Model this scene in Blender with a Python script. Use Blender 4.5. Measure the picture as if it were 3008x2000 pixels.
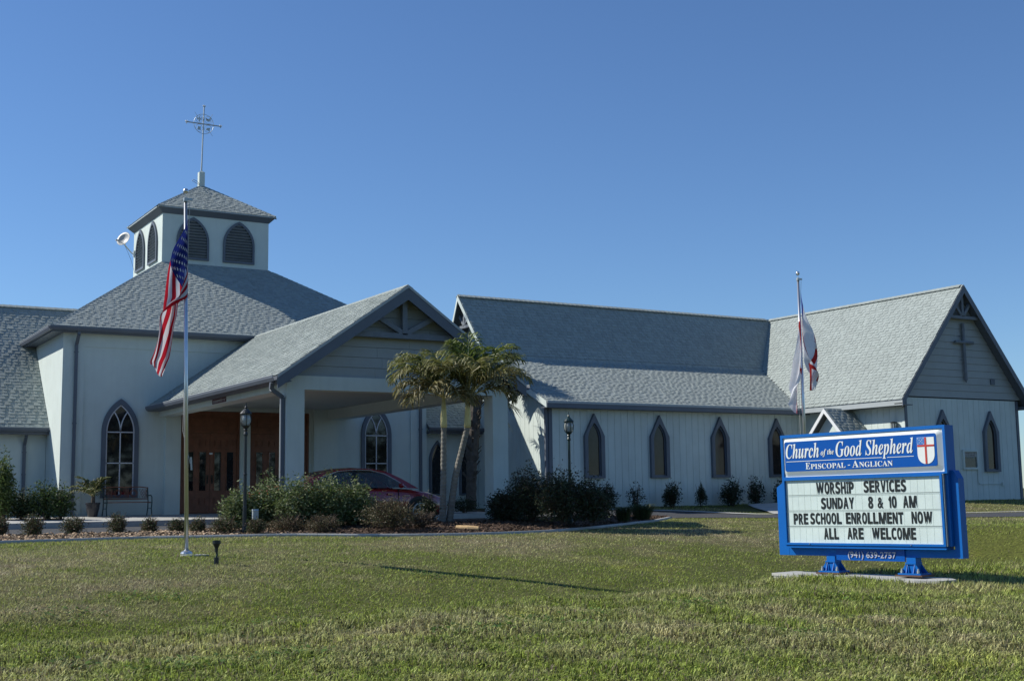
import bpy, math, random
import numpy as np
from mathutils import Matrix, Vector
R_ = math.radians
SC = bpy.context.scene
COL = SC.collection
for _o in list(bpy.data.objects): bpy.data.objects.remove(_o, do_unlink=True)
random.seed(7)

# ------------------------------------------------------------------ camera
EYE = np.array([0, 0, .449])
YAW, PITCH, ROLL, FPX = .5409528, .1218489, -.0133491, 3691.37
_cy, _sy, _cp, _sp = math.cos(YAW), math.sin(YAW), math.cos(PITCH), math.sin(PITCH)
FWD = np.array([_sy*_cp, _cy*_cp, _sp]); RT0 = np.array([_cy, -_sy, 0.]); UP0 = np.cross(RT0, FWD)
RGT = RT0*math.cos(ROLL) + UP0*math.sin(ROLL); UPV = -RT0*math.sin(ROLL) + UP0*math.cos(ROLL)
cd = bpy.data.cameras.new('camera'); cam = bpy.data.objects.new('camera', cd); COL.objects.link(cam)
cam.matrix_world = Matrix(((RGT[0], UPV[0], -FWD[0], EYE[0]), (RGT[1], UPV[1], -FWD[1], EYE[1]),
                           (RGT[2], UPV[2], -FWD[2], EYE[2]), (0, 0, 0, 1)))
cd.sensor_fit = 'HORIZONTAL'; cd.sensor_width = 36; cd.lens = FPX/3008*36
cd.clip_start = .1; cd.clip_end = 3000
SC.camera = cam

# ------------------------------------------------------------------ sky, sun, exposure
SUN = Vector((-1.22, 1.0, 1.32)).normalized()
ELEV = math.asin(SUN.z); AZ = math.atan2(SUN.x, SUN.y)      # AZ measured from +Y towards +X
W = bpy.data.worlds.new('World'); SC.world = W; W.use_nodes = True
nt = W.node_tree; bg = nt.nodes['Background']
sky = nt.nodes.new('ShaderNodeTexSky'); sky.sky_type = 'NISHITA'; sky.sun_disc = False
sky.sun_elevation = ELEV; sky.sun_rotation = AZ
sky.altitude = 0; sky.air_density = 1.0; sky.dust_density = .0; sky.ozone_density = 4.0
wb = nt.nodes.new('ShaderNodeVectorMath'); wb.operation = 'MULTIPLY'; wb.inputs[1].default_value = (.80, .98, 1.20)   # camera white balance
nt.links.new(sky.outputs[0], wb.inputs[0]); nt.links.new(wb.outputs[0], bg.inputs[0]); bg.inputs[1].default_value = .076
sl = bpy.data.lights.new('sun', 'SUN'); sl.energy = 4.2; sl.angle = R_(.55); sl.color = (1, .95, .86)
so = bpy.data.objects.new('sun', sl); COL.objects.link(so)
so.rotation_euler = SUN.to_track_quat('Z', 'Y').to_euler()
vs = SC.view_settings; vs.view_transform = 'Standard'; vs.look = 'None'; vs.gamma = 1; vs.exposure = .40
vs.use_curve_mapping = False
SC.cycles.max_bounces = 6; SC.cycles.transparent_max_bounces = 8
SC.cycles.sample_clamp_indirect = 6

# ------------------------------------------------------------------ helpers
def at_z(px, py, z):
    r = FWD + RGT*(px-1504)/FPX + UPV*(1000-py)/FPX
    return EYE + r*((z-EYE[2])/r[2])

class MB:
    def __init__(s): s.v = []; s.f = []
    def add(s, vs_, fs):
        n = len(s.v); s.v += [tuple(map(float, v)) for v in vs_]; s.f += [tuple(i+n for i in f) for f in fs]; return s
    def box(s, x0, x1, y0, y1, z0, z1):
        return s.add([(x0,y0,z0),(x1,y0,z0),(x1,y1,z0),(x0,y1,z0),(x0,y0,z1),(x1,y0,z1),(x1,y1,z1),(x0,y1,z1)],
                     [(0,3,2,1),(4,5,6,7),(0,1,5,4),(1,2,6,5),(2,3,7,6),(3,0,4,7)])
    def prism(s, poly, vec):
        n = len(poly); v = Vector(vec); a = [Vector(p) for p in poly]
        return s.add(a + [p+v for p in a], [tuple(range(n))[::-1], tuple(range(n, 2*n))] + [(i, (i+1) % n, n+(i+1) % n, n+i) for i in range(n)])
    def bar(s, a, b, w, h, up=(0, 0, 1)):
        a = Vector(a); b = Vector(b); d = (b-a).normalized(); u = Vector(up)
        sx = d.cross(u)
        if sx.length < 1e-4: sx = d.cross(Vector((1, 0, 0)))
        sx.normalize(); uy = sx.cross(d).normalized()
        q = [a+sx*w/2*i+uy*h/2*j for i, j in ((-1,-1),(1,-1),(1,1),(-1,1))]
        return s.prism(q, b-a)
    def tube(s, pts, rad, n=10, caps=True):
        pts = [Vector(p) for p in pts]
        if not hasattr(rad, '__len__'): rad = [rad]*len(pts)
        base = len(s.v); prev = None
        for i, p in enumerate(pts):
            d = (pts[min(i+1, len(pts)-1)] - pts[max(i-1, 0)]).normalized()
            if prev is None:
                u = d.cross(Vector((0, 0, 1)))
                if u.length < 1e-3: u = d.cross(Vector((1, 0, 0)))
            else: u = prev - d*prev.dot(d)
            u.normalize(); prev = u; w = d.cross(u)
            for k in range(n):
                a = 2*math.pi*k/n; q = p + (u*math.cos(a)+w*math.sin(a))*rad[i]; s.v.append(tuple(q))
        for i in range(len(pts)-1):
            for k in range(n):
                a = base+i*n+k; b = base+i*n+(k+1) % n; s.f.append((a, b, b+n, a+n))
        if caps:
            s.f.append(tuple(base+k for k in range(n))[::-1]); s.f.append(tuple(base+(len(pts)-1)*n+k for k in range(n)))
        return s
    def lathe(s, prof, c=(0, 0, 0), n=16):
        base = len(s.v)
        for r, z in prof:
            for k in range(n):
                a = 2*math.pi*k/n; s.v.append((c[0]+r*math.cos(a), c[1]+r*math.sin(a), c[2]+z))
        for i in range(len(prof)-1):
            for k in range(n):
                a = base+i*n+k; b = base+i*n+(k+1) % n; s.f.append((a, b, b+n, a+n))
        s.f.append(tuple(base+k for k in range(n))[::-1]); s.f.append(tuple(base+(len(prof)-1)*n+k for k in range(n)))
        return s
    def ring(s, outer, inner, vec):
        """frame between two open-bottom-closed profiles of equal length, extruded by vec"""
        n = len(outer); v = Vector(vec); o = [Vector(p) for p in outer]; i_ = [Vector(p) for p in inner]
        vs_ = o + i_ + [p+v for p in o] + [p+v for p in i_]; fs = []
        for k in range(n):
            m = (k+1) % n
            fs += [(k, m, n+m, n+k), (2*n+k, 3*n+k, 3*n+m, 2*n+m), (k, 2*n+k, 2*n+m, m), (n+k, n+m, 3*n+m, 3*n+k)]
        return s.add(vs_, fs)
    def xf(s, M):
        s.v = [tuple(M @ Vector(v)) for v in s.v]; return s

WM = {}
def link(o, parent=None, mat_w=None):
    COL.objects.link(o)
    if mat_w is not None: o.matrix_world = mat_w
    if parent is not None:
        o.parent = parent
        o.matrix_parent_inverse = WM.get(parent.name, Matrix()).inverted()
    WM[o.name] = mat_w.copy() if mat_w is not None else Matrix()
    return o
def mesh_obj(name, me, mat, parent=None, label=None, kind=None, smooth=False, local=False):
    if mat is not None and len(me.materials) == 0: me.materials.append(mat)
    if smooth: me.shade_smooth()
    o = bpy.data.objects.new(name, me); link(o, parent)
    if local and parent is not None: o.matrix_parent_inverse = Matrix(); 
    if label: o['label'] = label
    if kind: o['kind'] = kind
    return o
def build(mb, name, mat, parent=None, **k):
    me = bpy.data.meshes.new(name); me.from_pydata(mb.v, [], mb.f); me.update()
    import bmesh
    bm = bmesh.new(); bm.from_mesh(me); bmesh.ops.recalc_face_normals(bm, faces=bm.faces); bm.to_mesh(me); bm.free()
    return mesh_obj(name, me, mat, parent, **k)
def np_mesh(name, V, F, mat, parent=None, colors=None, **k):
    me = bpy.data.meshes.new(name); V = np.asarray(V, np.float32); F = np.asarray(F, np.int32)
    me.vertices.add(len(V)); me.vertices.foreach_set('co', V.ravel())
    n = F.shape[1]; me.loops.add(F.size); me.loops.foreach_set('vertex_index', F.ravel())
    me.polygons.add(len(F)); me.polygons.foreach_set('loop_start', np.arange(0, F.size, n, dtype=np.int32))
    if colors is not None:
        a = me.color_attributes.new('tint', 'FLOAT_COLOR', 'POINT'); c = np.ones((len(V), 4), np.float32); c[:, :3] = colors
        a.data.foreach_set('color', c.ravel())
    me.update(calc_edges=True)
    if not k.get('smooth'): me.shade_flat()
    return mesh_obj(name, me, mat, parent, **k)
def thing(name, label, cat, loc=(0, 0, 0), rz=0, group=None, ry=0):
    o = bpy.data.objects.new(name, None); o.empty_display_size = .2; COL.objects.link(o)
    M = Matrix.Translation(Vector(loc)) @ Matrix.Rotation(rz, 4, 'Z') @ Matrix.Rotation(ry, 4, 'Y')
    o.matrix_world = M; WM[o.name] = M
    tag(o, label, cat, group); return o
def tag(o, label, cat, group=None):
    o['label'] = label; o['category'] = cat
    if group: o['group'] = group
    return o
def copy_tree(root, M, label, group=None):
    """copy a thing with parts and sub-parts; M is its new world matrix"""
    def cp(o, par):
        c = o.copy(); COL.objects.link(c)
        if par is not None: c.parent = par
        for ch in o.children: cp(ch, c)
        return c
    n = cp(root, None); n.matrix_world = M; WM[n.name] = M; n['label'] = label
    if group: n['group'] = group
    return n

# ------------------------------------------------------------------ materials
def mat(name, col, rough=.7, metal=0., var=.0, scale=3., bump=0., bscale=40., spec=.5, trans=0., streak=0., island=0., coat=0.):
    m = bpy.data.materials.new(name); m.use_nodes = True; t = m.node_tree; b = t.nodes['Principled BSDF']
    b.inputs['Roughness'].default_value = rough; b.inputs['Metallic'].default_value = metal
    b.inputs['Specular IOR Level'].default_value = spec; b.inputs['Coat Weight'].default_value = coat
    b.inputs['Transmission Weight'].default_value = trans
    b.inputs['Base Color'].default_value = (*col, 1)
    L = t.links.new
    if var or island:
        cur = None; tc = t.nodes.new('ShaderNodeTexCoord')
        val = t.nodes.new('ShaderNodeMath'); val.operation = 'ADD'; val.inputs[0].default_value = 1.; val.inputs[1].default_value = 0.
        if var:
            n = t.nodes.new('ShaderNodeTexNoise'); n.inputs['Scale'].default_value = scale; n.inputs['Detail'].default_value = 6
            n.inputs['Roughness'].default_value = .65
            geo = t.nodes.new('ShaderNodeNewGeometry'); L(geo.outputs['Position'], n.inputs['Vector'])
            mr = t.nodes.new('ShaderNodeMapRange'); mr.inputs[1].default_value = .3; mr.inputs[2].default_value = .7
            mr.inputs[3].default_value = -var; mr.inputs[4].default_value = var
            L(n.outputs[0], mr.inputs[0]); L(mr.outputs[0], val.inputs[1])
        if streak:
            n2 = t.nodes.new('ShaderNodeTexNoise'); n2.inputs['Scale'].default_value = 1.; n2.inputs['Detail'].default_value = 5
            g3 = t.nodes.new('ShaderNodeNewGeometry'); mu = t.nodes.new('ShaderNodeVectorMath'); mu.operation = 'MULTIPLY'; mu.inputs[1].default_value = (7, 7, .7)
            L(g3.outputs['Position'], mu.inputs[0]); L(mu.outputs[0], n2.inputs['Vector']); m2 = t.nodes.new('ShaderNodeMapRange'); m2.inputs[1].default_value = .45; m2.inputs[2].default_value = .75
            m2.inputs[3].default_value = 0; m2.inputs[4].default_value = -streak; L(n2.outputs[0], m2.inputs[0]); v2 = t.nodes.new('ShaderNodeMath'); v2.operation = 'ADD'; L(val.outputs[0], v2.inputs[0]); L(m2.outputs[0], v2.inputs[1]); val = v2
        if island:
            g2 = t.nodes.new('ShaderNodeNewGeometry'); oi = t.nodes.new('ShaderNodeObjectInfo')
            a1 = t.nodes.new('ShaderNodeMath'); a1.operation = 'ADD'; L(g2.outputs['Random Per Island'], a1.inputs[0]); L(oi.outputs['Random'], a1.inputs[1])
            a2 = t.nodes.new('ShaderNodeMath'); a2.operation = 'FRACT'; L(a1.outputs[0], a2.inputs[0])
            a3 = t.nodes.new('ShaderNodeMapRange'); a3.inputs[3].default_value = -island; a3.inputs[4].default_value = island; L(a2.outputs[0], a3.inputs[0])
            a4 = t.nodes.new('ShaderNodeMath'); a4.operation = 'ADD'; L(val.outputs[0], a4.inputs[0]); L(a3.outputs[0], a4.inputs[1]); val = a4
        mx = t.nodes.new('ShaderNodeVectorMath'); mx.operation = 'SCALE'; mx.inputs[0].default_value = col
        L(val.outputs[0], mx.inputs['Scale']); L(mx.outputs[0], b.inputs['Base Color'])
    if bump:
        n = t.nodes.new('ShaderNodeTexNoise'); n.inputs['Scale'].default_value = bscale; n.inputs['Detail'].default_value = 4
        geo = t.nodes.new('ShaderNodeNewGeometry'); L(geo.outputs['Position'], n.inputs['Vector'])
        bp = t.nodes.new('ShaderNodeBump'); bp.inputs['Strength'].default_value = bump; bp.inputs['Distance'].default_value = .02
        L(n.outputs[0], bp.inputs['Height']); L(bp.outputs[0], b.inputs['Normal'])
    return m
def attr_mat(name, rough=.8, noise=.25, scale=30, transl=0., bump=0., mult=(1, 1, 1), spec=.3):
    m = bpy.data.materials.new(name); m.use_nodes = True; t = m.node_tree; b = t.nodes['Principled BSDF']; L = t.links.new
    a = t.nodes.new('ShaderNodeAttribute'); a.attribute_name = 'tint'
    n = t.nodes.new('ShaderNodeTexNoise'); n.inputs['Scale'].default_value = scale; n.inputs['Detail'].default_value = 5
    geo = t.nodes.new('ShaderNodeNewGeometry'); L(geo.outputs['Position'], n.inputs['Vector'])
    mr = t.nodes.new('ShaderNodeMapRange'); mr.inputs[1].default_value = .3; mr.inputs[2].default_value = .7
    mr.inputs[3].default_value = 1-noise; mr.inputs[4].default_value = 1+noise; L(n.outputs[0], mr.inputs[0])
    mx = t.nodes.new('ShaderNodeVectorMath'); mx.operation = 'SCALE'; L(a.outputs['Color'], mx.inputs[0]); L(mr.outputs[0], mx.inputs['Scale'])
    mm = t.nodes.new('ShaderNodeVectorMath'); mm.operation = 'MULTIPLY'; mm.inputs[1].default_value = mult; L(mx.outputs[0], mm.inputs[0])
    L(mm.outputs[0], b.inputs['Base Color']); b.inputs['Roughness'].default_value = rough; b.inputs['Specular IOR Level'].default_value = spec
    if transl:
        tr = t.nodes.new('ShaderNodeBsdfTranslucent'); L(mm.outputs[0], tr.inputs[0]); ms = t.nodes.new('ShaderNodeMixShader'); ms.inputs[0].default_value = transl
        L(b.outputs[0], ms.inputs[1]); L(tr.outputs[0], ms.inputs[2]); L(ms.outputs[0], t.nodes['Material Output'].inputs[0])
    if bump:
        bp = t.nodes.new('ShaderNodeBump'); bp.inputs['Strength'].default_value = bump; bp.inputs['Distance'].default_value = .03
        L(n.outputs[0], bp.inputs['Height']); L(bp.outputs[0], b.inputs['Normal'])
    return m
M = dict(
 stucco=mat('stucco', (.575, .65, .615), .9, var=.05, streak=.05, scale=1.2, bump=.35, bscale=60),
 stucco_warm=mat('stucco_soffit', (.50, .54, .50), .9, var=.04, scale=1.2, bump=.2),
 siding=mat('painted_siding', (.575, .65, .615), .75, var=.06, streak=.08, scale=1.5, bump=.12, bscale=90, island=.02),
 lap=mat('grey_lap_siding', (.33, .36, .355), .8, var=.06, scale=2, bump=.12, bscale=90, island=.02),
 trim=mat('slate_trim', (.105, .125, .155), .55, var=.08, scale=2),
 trim_light=mat('drip_edge', (.36, .40, .41), .5, var=.05, scale=2),  # lighter tone carries the sky reflection of the drip strips
 timber=mat('grey_timber', (.16, .185, .21), .8, var=.15, scale=5, bump=.3),
 shingle=mat('shingle', (.300, .337, .320), .92, var=.05, scale=.5, island=.09, bump=.10, bscale=120, spec=.25),
 deck=mat('roof_deck', (.10, .11, .11), .95),
 white=mat('white_paint', (.72, .74, .74), .5),
 cream=mat('window_bar', (.62, .62, .64), .4),
 glass=mat('dark_glass', (.012, .014, .016), .03, spec=.5, var=.6, scale=2.2),
 church_glass=mat('leaded_glass', (.022, .017, .015), .08, spec=.3, var=.6, scale=2.5),
 wood=mat('mahogany', (.19, .072, .036), .5, var=.25, scale=6),
 brass=mat('dark_bronze', (.06, .045, .035), .4, metal=.7),
 black=mat('black_paint', (.015, .02, .022), .4),
 greenblack=mat('dark_green_paint', (.010, .030, .028), .35),
 lampglass=mat('lantern_glass', (.42, .46, .46), .15, spec=.6, trans=.35),
 alu=mat('brushed_aluminium', (.62, .64, .66), .28, metal=.85, var=.05, scale=3),
 galv=mat('galvanised', (.42, .46, .46), .45, metal=.5, var=.1),
 concrete=mat('concrete', (.40, .40, .375), .9, var=.15, scale=2.5, bump=.2),
 asphalt=mat('asphalt', (.05, .053, .058), .85, var=.12, scale=1.5, bump=.5, bscale=120),
 mulch=mat('mulch', (.085, .050, .032), .95, var=.5, scale=14, bump=1., bscale=30),
 blue=mat('blue_paint', (.002, .118, .43), .45, var=.06, scale=2, spec=.25),
 blue_vinyl=mat('blue_vinyl', (.001, .080, .37), .3, spec=.3),
 sign_white=mat('white_sign_face', (.74, .78, .76), .35, var=.04, scale=3),
 panel=mat('letter_board', (.60, .70, .67), .30, var=.07, scale=4),
 groove=mat('board_joint', (.26, .33, .31), .5),
 letter=mat('black_letter', (.016, .018, .017), .35, var=.4, scale=9),
 red=mat('red_enamel', (.50, .05, .03), .4),
 canton=mat('light_blue_enamel', (.05, .18, .50), .4),
 phone=mat('phone_lettering', (.40, .42, .50), .5),
 carpaint=mat('dark_red_paint', (.27, .008, .012), .22, coat=1., spec=.6),
 carglass=mat('car_glass', (.35, .40, .38), .02, spec=.5, trans=.9),
 chrome=mat('chrome', (.30, .30, .30), .25, metal=1),
 rubber=mat('rubber', (.02, .02, .02), .8),
 tail=mat('tail_lens', (.45, .02, .01), .15, spec=.8),
 headlens=mat('head_lens', (.5, .52, .55), .1, spec=.9),
 pot=mat('glazed_pot', (.045, .045, .05), .25, var=.2, scale=8),
 bark=mat('grey_bark', (.21, .20, .17), .9, var=.25, scale=8, bump=.5, bscale=30),
 shaft=mat('crownshaft', (.62, .56, .27), .55, var=.15, scale=5),
 boots=mat('palm_boots', (.10, .085, .07), .95, var=.35, scale=10, bump=.8, bscale=25),
 husk=mat('dry_sheath', (.62, .42, .20), .7, var=.2, scale=10),
 twig=mat('twig', (.10, .07, .05), .9),
 rust=mat('rusty_plate', (.09, .05, .035), .8, var=.3, scale=12),
 iron=mat('green_iron', (.015, .05, .05), .5),
 plaque=mat('maroon_plaque', (.10, .02, .025), .5),
 notice=mat('dark_notice', (.05, .055, .045), .2, var=.3, scale=12),
 dish=mat('dish_grey', (.40, .41, .40), .5),
 rope=mat('rope', (.5, .5, .48), .9),
)
leafm = attr_mat('leaf', .55, .25, 18, transl=.25, spec=.28)
frondm = attr_mat('frond_leaf', .55, .25, 10, transl=.3, spec=.4)
grassm = attr_mat('grass_blade', .6, .2, 8, transl=.35, spec=.3)
groundm = attr_mat('lawn_soil', .95, .45, 22, bump=.8, mult=(.30, .28, .25))
chipm = attr_mat('bark_chip', .85, .2, 20)
fabric = attr_mat('flag_cloth', .8, .05, 5, transl=.45, spec=.2)

# ------------------------------------------------------------------ terrain
QK = [-60, 0, 4, 7, 9.4, 11, 12.5, 14, 16, 18.5, 21, 24, 27, 33, 60]
ZK = [-1.2, -.95, -.84, -.73, -.65, -.94, -.98, -.76, -.52, -.36, -.28, -.27, -.26, -.26, -.26]
def _noise(x, y, seed):
    xi = np.floor(x).astype(np.int64); yi = np.floor(y).astype(np.int64); fx = x-xi; fy = y-yi
    fx = fx*fx*(3-2*fx); fy = fy*fy*(3-2*fy)
    def hsh(a, b):
        n = (a*374761393 + b*668265263 + seed*144269) & 0x7fffffff
        n = ((n ^ (n >> 13))*1274126177) & 0x7fffffff
        return ((n ^ (n >> 16)) & 0xffff)/65535.
    return (hsh(xi, yi)*(1-fx)+hsh(xi+1, yi)*fx)*(1-fy)+(hsh(xi, yi+1)*(1-fx)+hsh(xi+1, yi+1)*fx)*fy
def fbm(x, y, s, seed=1, o=4):
    x = np.asarray(x, float)*s; y = np.asarray(y, float)*s; v = 0; a = .5; t = 0
    for i in range(o): v = v+a*_noise(x, y, seed+i*7); t += a; a *= .5; x = x*2.03+5.1; y = y*2.03+1.7
    return v/t
def H(x, y, bumpy=True):
    x = np.asarray(x, float); y = np.asarray(y, float)
    q = (y-.2*np.clip(x, -25, 14.))/1.02
    a = np.interp(q, QK, ZK)
    if bumpy: a = a+np.clip((20-q)/6, 0, 1)*.06*(fbm(x, y, .8, 3)-.5)+np.clip((10.4-q)/.6, 0, 1)*.09*(fbm(x, y, 2.2, 9)-.5)*np.clip((12.3-x)/.6, .15, 1)
    w = np.clip((x-19.6)/1.6, 0, 1); w = w*w*(3-2*w)
    k = np.clip((x-28)/3.5, 0, 1); yw = 33-k*4.6
    g = np.interp(y-yw, [-4.2, 0], [-.30, 0.])+k*.06
    return a+w*np.maximum(g-a, 0)
def lawn_col(x, y):
    """natural patches: lush green, dry straw brown"""
    x = np.asarray(x, float); y = np.asarray(y, float)
    q = (y-.2*np.clip(x, -25, 14.))/1.02
    f1 = fbm(x, y, .35, 11); f2 = fbm(x, y, 1.3, 23); f3 = fbm(x, y, 4., 31)
    dry = .27+1.0*(f1-.5)+1.2*(f2-.5)+1.0*(f3-.5)
    dry = dry+.26*np.exp(-((q-8.7)/1.0)**2)*np.clip((9-x)/4, .15, 1)          # thin turf along the crest
    dry = dry+.38*np.exp(-((q-15.5)/2.3)**2)*np.clip((6-x)/3, 0, 1)+.22*np.exp(-((q-17.5)/3.0)**2)
    dry = dry-.50*np.exp(-((q-12.3)/2.0)**2)                                      # moist swale
    dry = dry-.55*np.exp(-(((x-5.6)/1.1)**2+((y-18.6)/1.0)**2))
    dry = np.clip(dry, 0, 1)[..., None]
    g = np.array([.25, .305, .060]); b = np.array([.43, .385, .22]); y2 = np.array([.42, .46, .08])
    c = g*(1-dry)+b*dry
    m = np.clip((f2-.62)*4, 0, 1)[..., None]*(1-dry)
    return c*(1-m)+y2*m
def grid_coords(lo, hi, fine_lo, fine_hi, st):
    a = [fine_lo]; 
    s = st
    while a[0] > lo: s *= 1.25; a.insert(0, a[0]-s)
    b = list(np.arange(fine_lo+st, fine_hi, st)); s = st; b.append(fine_hi)
    while b[-1] < hi: s *= 1.25; b.append(b[-1]+s)
    return np.array(a+b)
gx = grid_coords(-700, 900, -4, 40, .2); gy = grid_coords(-700, 1200, 2, 40, .2)
X, Y = np.meshgrid(gx, gy); Z = H(X, Y)
nx, ny = len(gx), len(gy); idx = np.arange(nx*ny).reshape(ny, nx)
F = np.stack([idx[:-1, :-1], idx[:-1, 1:], idx[1:, 1:], idx[1:, :-1]], -1).reshape(-1, 4)
np_mesh('ground', np.stack([X, Y, Z], -1).reshape(-1, 3), F, groundm, colors=lawn_col(X, Y).reshape(-1, 3), kind='structure', smooth=True)

def draped(name, poly_rows, dz, m, n=24, **k):
    """strip draped on the terrain between two polylines (near, far) with equal counts"""
    V = []; Fq = []
    near, far = poly_rows
    for i, (a, b) in enumerate(zip(near, far)):
        for j in range(n+1):
            t = j/n; x = a[0]*(1-t)+b[0]*t; y = a[1]*(1-t)+b[1]*t; V.append((x, y, float(H(x, y, False))+dz))
    for i in range(len(near)-1):
        for j in range(n): q = i*(n+1)+j; Fq.append((q, q+n+1, q+n+2, q+1))
    return np_mesh(name, V, Fq, m, **k)
def resample(pl, n):
    pl = np.array(pl, float); d = np.r_[0, np.cumsum(np.hypot(*np.diff(pl, axis=0).T))]
    t = np.linspace(0, d[-1], n); return np.stack([np.interp(t, d, pl[:, i]) for i in range(2)], -1)
CURB = [(-22, 22.6), (-8, 22.8), (0, 23.2), (3.7, 23.45), (6.2, 23.75), (7.9, 23.3), (8.9, 23.1), (10.0, 22.5), (10.94, 22.15), (12.2, 22.0), (13.19, 22.1), (14.3, 22.35), (15.3, 22.77), (16.5, 23.4), (17.64, 24.12), (19.2, 25.3), (20.8, 26.9), (21.9, 28.05)]
BACK = [(-22, 25.2), (-8, 25.3), (0, 25.4), (3.7, 25.45), (6.2, 25.6), (7.9, 26.0), (8.9, 26.9), (10.0, 27.7), (10.94, 27.9), (12.2, 27.95), (13.19, 27.95), (14.3, 27.95), (15.3, 27.95), (16.5, 28.0), (17.64, 28.0), (19.2, 28.1), (20.8, 28.25), (21.9, 28.3)]
bcur, bbak = resample(CURB, 120), None
_t = np.array([c[0] for c in CURB]); 
bbak = np.stack([bcur[:, 0], np.interp(bcur[:, 0], [b[0] for b in BACK], [b[1] for b in BACK])], -1)
def bed_z(x, y):
    yc = np.interp(x, [c[0] for c in CURB], [c[1] for c in CURB]); yb = np.interp(x, [c[0] for c in BACK], [c[1] for c in BACK])
    t = np.clip((y-yc)/np.maximum(yb-yc, .2), 0, 1); z0 = H(x, y, False)+.02
    top = np.interp(x, [7, 11, 18, 22], [-.20, -.13, -.13, -.22])
    s = np.clip(t*2.2, 0, 1); s = s*s*(3-2*s)
    return z0*(1-s)+top*s+.02*(fbm(x, y, 3, 5)-.5)
V = []; Fq = []; n = 26
for i in range(120):
    for j in range(n+1):
        t = j/n; x = bcur[i, 0]; y = bcur[i, 1]*(1-t)+bbak[i, 1]*t; V.append((x, y, float(bed_z(x, y))))
    V.append((bbak[i, 0], bbak[i, 1]+.03, -.33))
for i in range(119):
    for j in range(n+1): q = i*(n+2)+j; Fq.append((q, q+n+2, q+n+3, q+1))
np_mesh('mulch_bed', V, Fq, M['mulch'], kind='structure', smooth=True)
# concrete edging as separate cast lengths
cur_t = thing('concrete_edging', 'pale concrete edging strip curving between the lawn and the mulch bed', 'edging', (float(bcur[60, 0]), float(bcur[60, 1]), -.3))
k0 = 0
while k0 < 119:
    k1 = min(k0+3, 119); mb = MB(); seg = []
    for i in range(k0, k1+1):
        p = bcur[i]; d = bcur[min(i+1, 119)]-bcur[max(i-1, 0)]; d = d/np.hypot(*d); nn = np.array([-d[1], d[0]])
        if i == k0: p = p+d*.006
        z = float(H(p[0], p[1], False))
        seg.append([(p[0]-nn[0]*.045, p[1]-nn[1]*.045, z-.1), (p[0]-nn[0]*.045, p[1]-nn[1]*.045, z+.03), (p[0]-nn[0]*.03, p[1]-nn[1]*.03, z+.05), (p[0]+nn[0]*.045, p[1]+nn[1]*.045, z+.05), (p[0]+nn[0]*.045, p[1]+nn[1]*.045, z-.1)])
    m_ = len(seg[0]); vs_ = [v for s in seg for v in s]; fs = []
    for i in range(len(seg)-1):
        for j in range(m_): a = i*m_+j; b = i*m_+(j+1) % m_; fs.append((a, b, b+m_, a+m_))
    fs += [tuple(range(m_)), tuple(range((len(seg)-1)*m_, len(seg)*m_))[::-1]]
    mb.add(vs_, fs); build(mb, 'edging_block', M['concrete'], cur_t); k0 = k1
# asphalt drive
near = resample(list(zip(bbak[:, 0], bbak[:, 1]-.3))+[(22.4, 28.2), (24.3, 24.9), (27.5, 21.9), (33, 17.5), (45, 9), (70, -8)], 150)
far = resample([(-22, 33.5), (-8, 33.5), (8, 33.5), (17, 33.5), (20, 33.1), (22.3, 32.2), (24.5, 30.85), (27.35, 27.9), (30.3, 24.2), (36, 19.5), (48, 11), (73, -5)], 150)
draped('driveway', (near, far), .012, M['asphalt'], n=30, kind='structure')
mb = MB()   # flush concrete ribbon along the far side of the drive
fr = resample([(20, 33.1), (22.3, 32.2), (24.5, 30.85), (27.35, 27.9), (30.3, 24.2), (36, 19.5), (48, 11)], 60)
fr2 = fr+np.array([.28, .24]); draped('road_edge', (fr, fr2), .03, M['concrete'], n=2, kind='structure')
draped('walkway', (resample([(26.6, 28.9), (27.4, 30.2), (28.4, 32.2)], 12), resample([(29.4, 26.6), (31.6, 29.5), (32.9, 31.2)], 12)), .035, M['concrete'], n=10, kind='structure')
# entrance slab with joints
slab = thing('entrance_slab', 'pale concrete entrance slab with a kerb face before the hall doors', 'pavement', (13, 35, 0)); slab['kind'] = 'structure'
xx = -20.
while xx < 19.6:
    x1 = min(xx+1.85, 19.6)
    for (y0, y1) in ((33.45, 35.45), (35.46, 37.45)):
        z0 = -.1+(y0-33.45)/4*.1; z1 = -.1+(y1-33.45)/4*.1
        MBs = MB().add([(xx+.006, y0, -.4), (x1-.006, y0, -.4), (x1-.006, y1, -.4), (xx+.006, y1, -.4), (xx+.006, y0, z0), (x1-.006, y0, z0), (x1-.006, y1, z1), (xx+.006, y1, z1)],
                       [(0,3,2,1),(4,5,6,7),(0,1,5,4),(1,2,6,5),(2,3,7,6),(3,0,4,7)])
        if y0 > 34 and x1 < 7.2: continue
        build(MBs, 'paving_slab', M['concrete'], slab)
    xx = x1
mb = MB().box(-22, 7.2, 35.47, 39.6, -.4, -.03); build(mb, 'planting_soil', M['mulch'], None, kind='structure')
mb = MB().box(19.62, 21.18, 34.9, 37.64, -.4, -.05); build(mb, 'planting_soil', M['mulch'], None, kind='structure')

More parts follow.
